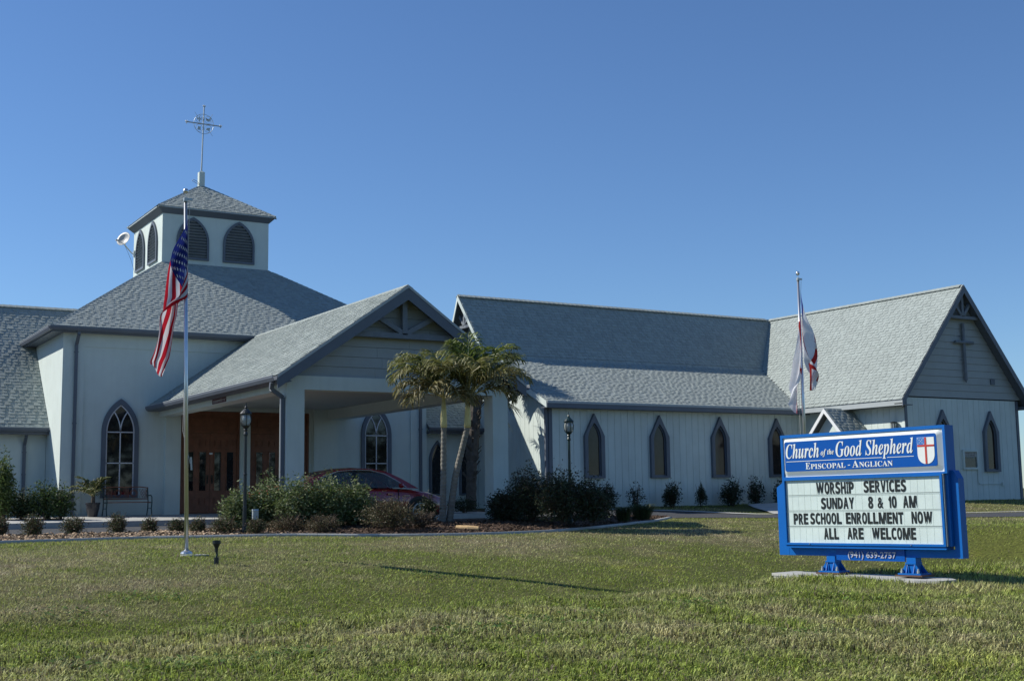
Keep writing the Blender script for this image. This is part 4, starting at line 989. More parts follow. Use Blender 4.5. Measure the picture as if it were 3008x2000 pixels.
def hang(P0, px, py, G):
    r = FWD+RGT*((px-1504)/FPX)[..., None]+UPV*((1000-py)/FPX)[..., None]
    return EYE+r*(((P0-EYE)@ct_)/(r@ct_))[..., None]+ct_*G[..., None]
_LY, _LX = [600, 626, 700, 790, 880, 960, 1040, 1064, 1100], [551, 549, 524, 501, 485, 472, 456, 450, 458]
_RY, _RX = [600, 874, 890, 925, 960, 1000, 1050, 1100], [555, 556, 536, 531, 519, 512, 502, 478]
def us_flag(s, t):
    end = 1062+40*np.sin(math.pi*t)**2+10*t
    Y_ = (626+248*t)*(1-s)+end*s-18*np.sin(math.pi*s)*(1-t)
    fold = .5-.5*np.cos(math.pi*(1.75*t+.25*s)); k = np.clip(s*3.2, 0, 1); k = k*k*(3-2*k)
    L_, R__ = np.interp(Y_, _LY, _LX), np.interp(Y_, _RY, _RX)
    X_ = R__-(R__-L_)*k*(1-fold*(.72+.18*s))+2.5*np.sin(2*math.pi*(2.5*t+1.2*s))*k-548
    G = .05+.075*np.cos(math.pi*(1.75*t+.25*s)+.9)*k+.03*np.sin(2*math.pi*(3*t+.8*s)+1)*k+.05*np.sin(5*s+t*2)*k
    return hang(PT, X_+547, Y_, G)
def us_col(s, t):
    st = np.floor(t*13).astype(int) % 2; C = np.where((st == 0)[:, None], RED, WHT); C = np.where(((s < .36) & (t < 7/13))[:, None], BLU, C); return np.where((s < .035)[:, None], WHT, C)
fl = thing('striped_flag', 'red, white and blue star-spangled flag hanging limp from the nearer pole', 'flag', (5.68, 19.2, 4.7))
fc = flag_mesh('cloth', us_flag, us_col, 70, 105, fl, 'cloth')
mb = MB()
for r in range(9):
    for c in range(6 if r % 2 == 0 else 5):
        s0 = .035+.325*(c*2+1+(r % 2))/12; t0 = (r+1)/10*7/13; P5 = []
        for side in (1, -1):
            P5 = []
            for k in range(10):
                rr = .022 if k % 2 == 0 else .009; a = math.pi/2+k*math.pi/5
                ss, tt = s0+rr*math.cos(a)*.62, t0-rr*math.sin(a)
                p = us_flag(np.array([ss]), np.array([tt]))[0]; 
                du = us_flag(np.array([ss+.004]), np.array([tt]))[0]-p; dv = us_flag(np.array([ss]), np.array([tt+.004]))[0]-p; nrm = np.cross(du, dv); nrm /= np.linalg.norm(nrm)+1e-9
                P5.append(tuple(p+nrm*.004*side))
            mb.add(P5, [tuple(range(10))])
star = bpy.data.meshes.new('stars'); star.from_pydata(mb.v, [], mb.f); star.update(); mesh_obj('star_field', star, M['white'], fl)
K2 = 28.5/FPX; PR = np.array([19.95, 20.65, 0.])
def white_flag(s, t, lobe):
    hy = 856+190*t
    if lobe > 0:
        L = np.interp(s, [0, .3, .6, 1], [3, 24, 48, 36]); Y_ = hy*(1-s)+(1070+115*t)*s+60*s*(1-s); X_ = 3+(L-3)*(.35+.65*np.abs(np.sin(t*4.4+.9)))*np.clip(s*2.2, 0, 1)
        Y_ = Y_+35*s*np.sin(t*5)
    else:
        Y_ = hy*(1-s)+(1120+75*np.sin(t*3))*s+70*s*(1-s)+20; X_ = 1-(6+42*s)*(1-.60*np.abs(np.sin(t*3.6+.2)))*np.clip(s*1.6, 0, 1)
    G = .04*lobe+.06+.09*np.sin(2*math.pi*(1.2*t+.6*s)+lobe)*np.sqrt(s)+.03*np.sin(18*t+5*s)*s
    return hang(PR, 2344+(Y_-797)*.038+X_, Y_, G)
def wcol(s, t):
    C = np.where(((np.abs(s-.55) < .05) | (np.abs(t-.5) < .06))[:, None], np.array([.45, .03, .03]), np.array([.84, .85, .88])); return np.where(((s < .16) & (t < .22))[:, None], np.array([.03, .05, .25]), C)
wf = thing('white_flag', 'white flag with a red cross and blue corner drooping from the farther pole', 'flag', (19.95, 20.65, 4.7))
for lb, rng in ((1, (0, .62)), (-1, (.5, 1.))):
    flag_mesh('cloth', lambda s, t, lb=lb: white_flag(s, t, lb), lambda s, t, lb=lb: wcol(s if lb > 0 else .45+s*.55, t), 50, 50, wf, 'cloth')

# spot light fixture, outlet box
sp = thing('flood_light', 'small black ground flood light on a stake near the flagpole', 'light', (5.76, 17.94, -.5)); x, y, z = 5.76, 17.94, -.50
build(MB().tube([(x, y, z-.06), (x, y, z+.11)], .036, 12), 'stake_housing', M['black'], sp); build(MB().tube([(x, y, z+.11), (x+.01, y, z+.15), (x, y, z+.19)], .015, 8), 'swivel', M['greenblack'], sp)
build(MB().lathe([(.022, .18), (.026, .24), (.052, .30), (.060, .305), (.060, .35), (.056, .35), (.05, .33)], (x, y, z), 14), 'lamp_head', M['black'], sp)
ob = thing('outlet_box', 'small grey outdoor outlet box on two thin stakes beside the black lantern post', 'outlet box', (8.4, 23.8, -.25)); x, y = 8.40, 23.80
build(MB().tube([(x-.03, y, -.3), (x-.03, y, .05)], .009, 6), 'stake', M['galv'], ob); build(MB().tube([(x+.045, y, -.3), (x+.045, y, .05)], .009, 6), 'stake', M['galv'], ob)
build(MB().box(x-.055, x+.055, y-.04, y+.04, .03, .20), 'box_body', M['trim_light'], ob); build(MB().prism([(x-.06, y-.05, .20), (x-.06, y+.05, .20), (x-.06, y+.03, .235), (x-.06, y-.02, .235)], (.12, 0, 0)), 'lid', M['trim_light'], ob)

# ------------------------------------------------------------------ bench and potted palm
bn = thing('park_bench', 'iron and wood bench with lattice back under the left arched window', 'bench', (9.15, 36.7, 0)); x0b, x1b, yb_ = 8.52, 9.78, 36.75
for k in range(4): build(MB().box(x0b+.02, x1b-.02, yb_-.30+k*.095, yb_-.30+k*.095+.075, .36, .385), 'seat_slat', M['wood'], bn)
for xa in (x0b, x1b):
    mb = MB(); mb.tube([(xa, yb_-.34, 0), (xa, yb_-.28, .2), (xa, yb_-.34, .36), (xa, yb_-.32, .52), (xa, yb_-.20, .57), (xa, yb_+.07, .56)], .016, 6)
    mb.tube([(xa, yb_+.20, 0), (xa, yb_+.10, .2), (xa, yb_+.08, .38), (xa, yb_+.16, .80)], .016, 6).tube([(xa, yb_-.33, .36), (xa, yb_+.08, .36)], .014, 6).tube([(xa, yb_-.28, .2), (xa, yb_+.1, .2)], .010, 6); build(mb, 'end_frame', M['iron'], bn)
mb = MB(); top = [(x0b+(x1b-x0b)*k/16, yb_+.155, .78+.035*math.sin(math.pi*k/16)+.012*math.sin(3*math.pi*k/16)) for k in range(17)]
for a, b in zip(top, top[1:]): mb.bar(a, b, .03, .06, (0, 1, 0))
build(mb, 'top_rail', M['wood'], bn); build(MB().bar((x0b, yb_+.10, .47), (x1b, yb_+.10, .47), .03, .055, (0, 1, 0)), 'lower_rail', M['wood'], bn)
mb = MB(); bp = lambda u, v: (x0b+u*(x1b-x0b), yb_+.10+v*.055, .50+v*.26)
for cu in (.32, .68):
    ctr = bp(cu, .5)
    for rr in (.105, .075): mb.tube([(ctr[0]+rr*math.cos(t), ctr[1]+rr*math.sin(t)*.2, ctr[2]+rr*math.sin(t)) for t in np.linspace(0, 2*math.pi, 17)], .010, 5, False)
for k in range(6):
    for u0, u1 in ((.02, .20), (.80, .98), (.43, .57)):
        u = u0+(u1-u0)*k/5; mb.tube([bp(u, 0), bp(min(u1, u+.09), 1)], .006, 4).tube([bp(u, 1), bp(min(u1, u+.09), 0)], .006, 4)
build(mb, 'lattice_back', M['wood'], bn)

def rand_unit(rs, n):
    v = rs.normal(size=(n, 3)); return v/np.linalg.norm(v, axis=1)[:, None]
def leaf_cloud(rs, n, c, rad, size, cols, shell=.55, lump=.25, flat=0., zmin=-.98):
    """n small folded leaves spread through a lumpy ellipsoid"""
    d = rand_unit(rs, n); lum = 1+lump*(np.sin(d[:, 0]*5+c[0]*3)*np.cos(d[:, 1]*6+c[1])+.6*np.sin(d[:, 2]*9+d[:, 0]*7))
    r = (shell+(1-shell)*rs.random(n)**.6)*lum*(1+.10*rs.normal(size=n)); P = d*r[:, None]; P = P[P[:, 2] > zmin]; n = len(P)
    P = P*np.array(rad)+np.array(c)
    ax = rand_unit(rs, n); ax[:, 2] = ax[:, 2]*.6+.25; ax /= np.linalg.norm(ax, axis=1)[:, None]
    sd = np.cross(ax, rand_unit(rs, n)); sd /= np.linalg.norm(sd, axis=1)[:, None]
    L = size*(.6+.8*rs.random(n))[:, None]; Wd = L*.42
    V = np.stack([P, P+ax*L*.5+sd*Wd*.5, P+ax*L, P+ax*L*.5-sd*Wd*.5], 1).reshape(-1, 3)
    F_ = np.arange(n*4).reshape(-1, 4); ci = rs.integers(0, len(cols), n); C = np.array(cols)[ci]*(.7+.6*rs.random(n))[:, None]
    return V, F_, np.repeat(C, 4, 0)
GR_D = [(.020, .035, .014), (.028, .045, .018), (.035, .05, .02)]
GR_M = [(.05, .085, .03), (.065, .10, .035), (.09, .12, .05), (.04, .07, .03)]
GR_L = [(.09, .14, .035), (.12, .17, .045), (.07, .11, .03), (.16, .20, .07)]
GLOSSY = [(.16, .20, .08), (.21, .25, .12), (.10, .14, .05), (.28, .31, .17), (.14, .18, .06)]
BROWN = [(.11, .075, .05), (.14, .105, .06), (.075, .08, .038), (.11, .10, .05)]
OLIVE = [(.09, .08, .04), (.12, .095, .05), (.07, .085, .035), (.16, .135, .075), (.06, .05, .03)]
seedc = [100]
def bush(px, pbase, ptop, pw, z, label, cols=GR_M, n=3500, size=.05, cat='shrub', name='shrub', group=None, lumps=5, twigs=14, shell=.5, dz=0, sparse=False, pointy=False, depth=.9, at=None):
    """px/pbase/ptop/pw: where the plant stands and how large it shows; z is the ground height there"""
    P = at_z(px, pbase, z) if at is None else np.array([at[0], at[1], z]); D = float((P-EYE)@FWD); k = D/FPX
    if at is not None: pass
    h = (pbase-ptop)*k; w = pw*k/2; seedc[0] += 1; rs = np.random.default_rng(seedc[0])
    t = thing(name, label, cat, (P[0], P[1], z), group=group); Vs = []; Fs = []; Cs = []; off = 0
    for i in range(lumps):
        if lumps == 1: c = np.array([0, 0, h*.55]); rr = np.array([w, w*depth, h*.5])
        else:
            a = 2*math.pi*i/lumps+rs.random(); f = .42*(i > 0); hh = h*(1 if i == 0 else rs.uniform(.62, .95))
            u = cr_[:2]*math.cos(a)*w*f+np.array([.514, .858])*math.sin(a)*w*f*depth
            rr = np.array([w*.66, w*.66*depth, hh*.5]); c = np.array([u[0], u[1], hh*.5])
        if pointy: rr = rr*np.array([.8, .8, 1.])
        V_, F_, C_2 = leaf_cloud(rs, n//lumps, c+np.array([P[0], P[1], z]), rr, size, cols, shell=shell)
        if pointy: f = np.clip(1.15-(V_[:, 2]-z)/h, .12, 1)[:, None]; V_[:, :2] = P[:2]+(V_[:, :2]-P[:2])*f*1.25
        V_[:, 2] = np.maximum(V_[:, 2], z+.005); Vs.append(V_); Fs.append(F_+off); Cs.append(C_2); off += len(V_)
    np_mesh('foliage', np.concatenate(Vs), np.concatenate(Fs), leafm, t, colors=np.concatenate(Cs))
    mb = MB()
    for i in range(twigs):
        a = rs.random()*6.28; e = rs.uniform(.5, .95); q = Vector((P[0]+math.cos(a)*w*e*.8, P[1]+math.sin(a)*w*e*.8*depth, z+h*rs.uniform(.55, 1.0)))
        b = Vector((P[0]+math.cos(a)*w*.1, P[1]+math.sin(a)*w*.1, z-.02)); m_ = (b+q)/2+Vector((rs.normal()*.03, rs.normal()*.03, .05)); mb.tube([b, m_, q], [.010, .006, .003], 4, False)
    build(mb, 'stem', M['twig'], t)
    return t
def frond(rs, base, az, elev, L, droop, col, col2, nl=46, ll=.42, width=.018, hang=.5, curl=0.):
    """feather frond: arching rachis with drooping leaflets; returns arrays + rachis points"""
    p = np.array(base, float); e = elev; pts = [p.copy()]; n = 14; ds_ = L/n; dirs = []
    for i in range(n):
        d = np.array([math.cos(az)*math.cos(e), math.sin(az)*math.cos(e), math.sin(e)]); dirs.append(d); p = p+d*ds_; pts.append(p.copy()); e -= droop/n*(.15+1.7*i/n); az += curl/n
    pts = np.array(pts); V = []; C = []
    for k in range(nl):
        t = .16+.84*(k+.5)/nl; f = t*n; i = min(int(f), n-1); b = pts[i]+(pts[i+1]-pts[i])*(f-i); d = dirs[i]
        for s in (-1, 1):
            side = np.cross(d, [0, 0, 1.]); side /= np.linalg.norm(side)+1e-6; le = ll*(math.sin(math.pi*min(1, t*.85+.12))**.7)*rs.uniform(.75, 1.15)
            dr = d*.55+side*s*.75+np.array([0, 0, .25])+rs.normal(size=3)*.14; dr /= np.linalg.norm(dr)
            q0 = b; q1 = b+dr*le*.5; d2 = dr+np.array([0, 0, -hang*rs.uniform(.7, 1.6)]); d2 /= np.linalg.norm(d2); q2 = q1+d2*le*.35
            d3 = d2+np.array([0, 0, -hang*2.2]); d3 /= np.linalg.norm(d3); q3 = q2+d3*le*.28
            wv = np.cross(dr, [0, 0, 1.])+rs.normal(size=3)*.4; wv /= np.linalg.norm(wv)+1e-6; wv *= width
            cc_ = (np.array(col) if rs.random() > .35 else np.array(col2))*rs.uniform(.7, 1.3)
            V += [q0-wv*.5, q0+wv*.5, q1+wv, q1-wv, q2+wv*.8, q2-wv*.8, q3, q3]; tipc = cc_*.6+np.array(col2)*.4; C += [cc_]*4+[tipc]*4
    V = np.array(V); m = len(V)//8; i = np.arange(m)[:, None]*8; F_ = np.concatenate([i+np.array([[0, 1, 2, 3]]), i+np.array([[3, 2, 4, 5]]), i+np.array([[5, 4, 6, 7]])])
    return V, F_, np.array(C), pts
def add_frond(t, rs, *a, rm=None, **k):
    V, F_, C, pts = frond(rs, *a, **k); f = np_mesh('frond', V, F_, frondm, t, colors=C)
    mb = MB().tube([tuple(p) for p in pts], list(np.linspace(.018, .003, len(pts))), 5); build(mb, 'frond_stalk', rm or M['shaft'], f)

# potted palm
pt = thing('plant_pot', 'dark glazed round pot beside the bench', 'pot', (8.2, 36.7, 0))
build(MB().lathe([(.12, -.05), (.13, .0), (.18, .22), (.19, .33), (.205, .34), (.205, .38), (.175, .38), (.17, .33)], (8.2, 36.7, 0), 20), 'pot_body', M['pot'], pt, smooth=False)
build(MB().lathe([(.168, .30), (.16, .34), (.001, .35)], (8.2, 36.7, 0), 16), 'potting_soil', M['mulch'], pt)
pp = thing('potted_palm', 'small bushy palm growing in the dark pot', 'palm', (8.2, 36.7, .35)); rs = np.random.default_rng(5)
build(MB().tube([(8.2, 36.7, .30), (8.21, 36.7, .62)], [.06, .05], 8), 'trunk', M['boots'], pp)
for k in range(13): add_frond(pp, rs, (8.2, 36.7, .55), 2*math.pi*k/13+rs.random()*.4, rs.uniform(.4, 1.35), rs.uniform(.6, .85), rs.uniform(1.0, 1.8), (.09, .12, .035), (.12, .12, .035), nl=20, ll=.26, width=.016, hang=.5)

# ------------------------------------------------------------------ shrubs
gA = 'small clipped shrubs in the mulch strip'
for px, w_, tp, bs_, nt_ in ((2, 66, 1513, 1581, 'cut by the left edge of the view'), (100, 82, 1506, 1580, 'nearest the left edge, roundest'), (217, 88, 1512, 1572, 'in front of the leafy shrubs'), (348, 72, 1503, 1572, 'in front of the bench'), (443, 60, 1519, 1569, 'small one between bench and flagpole'), (524, 62, 1520, 1568, 'left of the flagpole'), (583, 62, 1516, 1568, 'right of the flagpole'), (662, 94, 1512, 1568, 'widest, left of the lantern post'), (755, 64, 1520, 1568, 'right of the lantern post')):
    bush(px, bs_, tp, w_, -.24, 'low brown-green twiggy shrub in mulch, '+nt_, BROWN+GR_M[:2], 2600, .034, group=gA, lumps=4, twigs=26, shell=.35)
gH = 'glossy green hedge plants before the canopy'
for px, w_, tp, bs_, nt_ in ((712, 130, 1424, 1552, 'leftmost, behind the lantern post'), (796, 150, 1398, 1550, 'second from the lantern post'), (882, 155, 1400, 1550, 'in front of the left canopy column'), (968, 150, 1388, 1548, 'before the car rear, with yellow shoots'), (1045, 130, 1404, 1546, 'rightmost, in front of the car doors')):
    bush(px, bs_, tp, w_, -.17, 'glossy sunlit green hedge shrub, '+nt_, GLOSSY+GR_L[:1], 7000, .062, group=gH, lumps=7, twigs=14, shell=.5)
gB = 'dry brown shrubs along the concrete edging'
for px, w_, tp, bs_, nt_ in ((845, 140, 1506, 1563, 'left one'), (950, 120, 1508, 1563, 'right one with bare twigs')):
    bush(px, bs_, tp, w_, -.24, 'dry reddish-brown low shrub below the hedge, '+nt_, BROWN, 3600, .030, group=gB, lumps=6, twigs=60, shell=.3)
bush(1150, 1548, 1456, 185, -.17, 'arching olive-brown vine shrub in front of the car wheel', OLIVE, 5200, .040, lumps=7, twigs=70, shell=.45)
bush(1262, 1536, 1452, 72, -.13, 'dark round shrub in front of the parked car wheel', GR_D+[(.05, .05, .03)], 2600, .045, lumps=4, shell=.3)
bush(1240, 1545, 1500, 120, -.17, 'low tangle of dry fallen fronds left of the palm trunks', [(.08, .065, .045), (.06, .05, .04)], 900, .05, lumps=4, twigs=90, shell=.3)
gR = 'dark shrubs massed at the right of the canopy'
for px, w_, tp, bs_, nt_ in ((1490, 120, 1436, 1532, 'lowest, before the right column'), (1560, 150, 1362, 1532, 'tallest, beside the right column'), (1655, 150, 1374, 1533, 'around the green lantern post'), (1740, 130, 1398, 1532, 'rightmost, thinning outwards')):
    bush(px, bs_, tp, w_, -.16, 'dense green shrub with shade put into its leaf colour, '+nt_, [(.045, .065, .032), (.060, .078, .040), (.07, .055, .036), (.052, .07, .04)], 7500, .06, group=gR, lumps=7, twigs=20, shell=.4)  # leaf palette darkened to stand in for the canopy's shadow
gN = 'young shrubs along the nave wall'
for px, x_, w_, tp, n_, nt_, kk in ((1776, 22.94, 70, 1404, 1500, 'left of all, beside the first pointed window', {}), (1860, 24.04, 60, 1412, 420, 'almost leafless, between first two windows', {}), (1967, 25.49, 62, 1406, 1700, 'full leafy one right of the second window', {}), (2146, 28.02, 74, 1398, 1900, 'widest, right of the third window', {}), (2218, 29.08, 60, 1394, 1300, 'loose upright one before the fourth window', {}), (2292, 30.18, 50, 1410, 1000, 'partly hidden by the blue sign', {})):
    bush(px, 1484, tp, w_, -.03, 'young dark-leaved shrub at the nave wall, '+nt_, GR_D+[(.03, .05, .035)], n_, .075, group=gN, lumps=4, twigs=22, shell=.35, at=(x_, 32.5))
bush(2055, 1481, 1412, 52, -.03, 'small dark conical conifer at the nave wall between two windows', GR_D, 2600, .05, cat='conifer', name='conifer', lumps=1, twigs=5, shell=.2, pointy=True, at=(26.7, 32.5))
bush(10, 1518, 1322, 72, -.03, 'tall light green leafy shrub cut by the left edge', GR_L, 3400, .085, lumps=5, twigs=16, shell=.45, at=(5.67, 35.6))
bush(62, 1520, 1430, 120, -.03, 'dark broad shrub at the left wing wall', GR_D+GR_M, 2800, .075, lumps=5, at=(6.13, 35.8))
bush(140, 1518, 1408, 116, -.03, 'leafy shrub with sunlit top at the hall corner', GR_M+GR_L[:2], 3000, .075, lumps=5, at=(6.72, 35.4))
bush(197, 1515, 1418, 88, -.03, 'leafy shrub under the downspout left of the potted palm', GR_M+GR_L[:1], 2200, .075, lumps=4, at=(7.02, 34.95))
for px, x_, y_, w_, tp, l_ in ((1385, 18.6, 33.9, 110, 1455, 'low dark hedge plant beyond the drive under the far palm'),):
    bush(px, 1500, tp, w_, -.06, l_, GR_D, 2200, .05, lumps=5, at=(x_, y_))
def grass_clump(px, pb, h, wd, label, z=-.2):
    P = at_z(px, pb, z); rs = np.random.default_rng(int(px)); n = 420; a = rs.random(n)*6.28; r = wd*.25*np.sqrt(rs.random(n)); B = np.stack([P[0]+r*np.cos(a), P[1]+r*np.sin(a), np.full(n, z)], -1)
    le = rs.uniform(.5, 1, n)*wd*.6; d = np.stack([np.cos(a)*le, np.sin(a)*le, np.zeros(n)], -1); hh = h*rs.uniform(.6, 1, n)
    m1 = B+d*.35+np.array([0, 0, 1.])*hh[:, None]*.8; tip = B+d+np.array([0, 0, 1.])*(hh*.75)[:, None]; w = np.stack([-np.sin(a), np.cos(a), np.zeros(n)], -1)*.005
    V = np.stack([B-w, B+w, m1+w, m1-w, m1-w, m1+w, tip, tip], 1).reshape(-1, 3); i = np.arange(n)[:, None]*8; F_ = np.concatenate([i+[[0, 1, 2, 3]], i+[[4, 5, 6, 7]]])
    C = np.repeat(np.array([(.05, .07, .025)])*rs.uniform(.6, 1.5, (n, 1)), 8, 0); o = np_mesh('grass_clump', V, F_, leafm, None, colors=C); tag(o, label, 'grass clump', 'ornamental grass clumps at the bed tip'); return o
grass_clump(1832, 1530, .42, .55, 'ornamental grass clump with arching blades, left one of the bed tip')
grass_clump(1885, 1524, .48, .9, 'ornamental grass clump with pale seed stalks, right one of the bed tip')

# ------------------------------------------------------------------ palms
UPX, RGX = np.array([.514, .858, 0.]), np.array([.858, -.514, 0.])
def azd(deg):   # 0 = towards camera right, 90 = away from the camera
    v = RGX*math.cos(R_(deg))+UPX*math.sin(R_(deg)); return math.atan2(v[1], v[0])
def feather_palm(pts, rad, shaft, label, fr_, seed):
    t = thing('feather_palm', label, 'palm', pts[0], group='twin palms in front of the canopy'); rs = np.random.default_rng(seed)
    P = [Vector(p) for p in pts]; path = []; rr = []
    for i in range(len(P)-1):
        for k in range(26): f = k/26; path.append(P[i].lerp(P[i+1], f)); rr.append(rad[i]*(1-f)+rad[i+1]*f+(.008 if k % 2 else 0))
    path.append(P[-1]); rr.append(rad[-1]); build(MB().tube(path, rr, 14), 'trunk', M['bark'], t)
    s0, s1 = Vector(pts[-1]), Vector(shaft); build(MB().tube([s0, s0.lerp(s1, .12), s0.lerp(s1, .5), s1], [rad[-1]+.012, rad[-1]+.018, rad[-1]+.006, rad[-1]-.022], 14), 'crownshaft', M['shaft'], t, smooth=True)
    for az, el, L, dr, br in fr_:
        G1, G2, B1, B2 = (.17, .22, .04), (.10, .14, .03), (.16, .115, .065), (.40, .31, .17)
        L *= .93; dr *= .95; br *= .68
        c1 = np.array(G1)*(1-br)+np.array(B1)*br; c2 = np.array(G2)*(1-br)+np.array(B2)*br
        add_frond(t, rs, tuple(s1-Vector((0, 0, .03))), azd(az), R_(el), L, dr, c1, c2, nl=48, ll=.58, width=.016, hang=.50)
feather_palm([(13.02, 24.75, -.2), (12.98, 24.62, .7), (12.93, 24.48, 1.93)], [.078, .064, .055], (12.90, 24.42, 2.60), 'palm with straight grey trunk and drooping browned fronds, left of the twin pair',
    [(180, 66, 1.75, 2.4, .35), (200, 55, 1.6, 2.6, .65), (160, 72, 1.75, 2.1, .4), (215, 25, 1.1, 2.2, .9), (250, 40, 1.1, 2.4, .9), (300, 30, .95, 2.3, .95), (110, 76, 1.7, 1.8, .4), (20, 72, 1.3, 2.2, .5), (270, 70, 1.45, 2.5, .6), (345, 20, .8, 2.0, .9), (140, 52, 2.1, 2.3, .1), (190, 40, 1.3, 2.3, .8)], 31)
feather_palm([(13.18, 24.75, -.2), (13.24, 24.55, .85), (13.42, 24.30, 1.93)], [.078, .067, .058], (13.38, 24.18, 2.62), 'palm with leaning trunk and bright green upright spear leaf, right of the twin pair',
    [(88, 84, 1.6, .4, .0), (100, 76, 1.6, .9, .05), (60, 74, 1.55, 1.1, .0), (130, 80, 1.55, .8, .1), (10, 62, 1.8, 1.9, .3), (350, 44, 1.75, 2.1, .75), (25, 68, 1.9, 1.6, .2), (330, 46, 1.45, 2.3, .8), (180, 66, 1.5, 2.1, .45), (235, 62, 1.4, 2.5, .7), (285, 66, 1.5, 2.3, .6), (150, 64, 1.5, 2.0, .35), (5, 26, 1.25, 2.0, .8), (40, 52, 1.8, 1.9, .3)], 57)
# fan palm between hall and nave
def fan_palm(loc, cz, label, seed=9):
    x, y, z = loc; t = thing('fan_palm', label, 'palm', loc); rs = np.random.default_rng(seed)
    mb = MB(); path = [(x+.28*(k/24)**2, y+.05*k/24, z+(cz-z)*k/24) for k in range(25)]; mb.tube(path, [.16+.02*(k % 2)+(.04 if k > 10 else 0) for k in range(25)], 12); build(mb, 'trunk', M['boots'], t)
    mb = MB()
    for k in range(46):
        a = rs.random()*6.28; zz = rs.uniform(z+1.0, cz); b = Vector((x+.15*math.cos(a), y+.15*math.sin(a), zz)); q = b+Vector((.14*math.cos(a), .14*math.sin(a), .16)); mb.bar(b+Vector((.28*((zz-z)/(cz-z))**2, 0, 0)), q+Vector((.28*((zz-z)/(cz-z))**2, 0, 0)), .06, .02, (0, 0, 1))
    build(mb, 'leaf_boot', M['boots'], t)
    for k in range(22):
        az = rs.random()*6.28; el = rs.uniform(-1.0, 1.3); Lp = rs.uniform(.75, 1.15)
        if k < 5: az = azd((-25, 5, 25, -5, 12)[k]); el = (-.55, -.15, .35, -.9, .7)[k]; Lp = 1.15; d = np.array([math.cos(az)*math.cos(el), math.sin(az)*math.cos(el), math.sin(el)])
        b0 = np.array([x+.28, y+.05, cz-.05]); hub = b0+d*Lp; side = np.cross(d, [0, 0, 1.]); side /= np.linalg.norm(side)+1e-6; upn = np.cross(side, d); V = []; C = []
        ns = 34
        for i in range(ns):
            th = (i/(ns-1)-.5)*4.3; dr = d*math.cos(th)+side*math.sin(th)+upn*.12; dr /= np.linalg.norm(dr); L = rs.uniform(.62, .86); wv = np.cross(dr, upn); wv = wv/np.linalg.norm(wv)*.021
            q1 = hub+dr*L*.6; d2 = dr+np.array([0, 0, -.75]); d2 /= np.linalg.norm(d2); q2 = q1+d2*L*.5
            V += [hub, hub, q1+wv, q1-wv, q1-wv, q1+wv, q2, q2]; c = np.array((.045, .065, .03))*rs.uniform(.7, 1.5); C += [c]*8
        V = np.array(V); i = np.arange(ns)[:, None]*8; F_ = np.concatenate([i+[[0, 1, 2, 3]], i+[[4, 5, 6, 7]]]); f = np_mesh('fan_leaf', V, F_, frondm, t, colors=np.array(C))
        build(MB().tube([tuple(b0), tuple(hub)], [.014, .008], 5), 'leaf_stalk', M['shaft'], f)
fan_palm((19.3, 34.75, -.2), 3.9, 'shaggy fan palm standing between the hall and the nave')
sh_ = build(MB().tube([(12.45, 23.05, -.215), (12.62, 22.86, -.225), (12.78, 22.70, -.235)], [.055, .062, .05], 10), 'palm_sheath', M['husk'], None); tag(sh_, 'pale tan fallen palm sheath on the dark mulch by the edging', 'palm sheath')

# ------------------------------------------------------------------ car
CX, CYc, CZ = 10.55, 29.55, -.27
car = thing('parked_car', 'dark red sedan parked under the canopy facing right', 'car', (CX+2.4, CYc, CZ))
L_ = 4.85; hwc = .89
# stations: x, rocker z, belt z (shoulder), top z (hood/deck centre), half width
ST = [(0, .42, .62, .72, .62), (.04, .30, .78, .90, .76), (.18, .24, .86, 1.0, .84), (.6, .20, .90, 1.01, .885), (1.2, .18, .915, .97, hwc), (2.2, .17, .91, .95, hwc), (3.2, .17, .88, .92, hwc), (3.75, .18, .84, .90, .885), (4.2, .20, .77, .83, .86), (4.6, .24, .66, .72, .76), (4.80, .32, .55, .60, .62), (4.85, .42, .50, .52, .50)]
V = []; 
for x, zr_, zs_, zt_, w in ST:
    prof = [(w*.90, zr_), (w*.98, zr_+(zs_-zr_)*.25), (w, zr_+(zs_-zr_)*.55), (w*.975, zs_-.06), (w*.93, zs_), (w*.80, zs_+(zt_-zs_)*.65), (w*.4, zt_), (0, zt_+.01)]
    ring_ = [(x, -p[0], p[1]) for p in prof]+[(x, p[0], p[1]) for p in prof[-2::-1]]
    V += [(CX+q[0], CYc+q[1], CZ+q[2]) for q in ring_]
m_ = 15; Fq = []
for i in range(len(ST)-1):
    for j in range(m_-1): a = i*m_+j; Fq.append((a, a+m_, a+m_+1, a+1))
    a = i*m_; Fq.append((a+m_-1, a+2*m_-1, a+m_, a))
Fq += [tuple(range(m_)), tuple(range((len(ST)-1)*m_, len(ST)*m_))[::-1]]
body = build(MB().add(V, Fq), 'body', M['carpaint'], car, smooth=True)
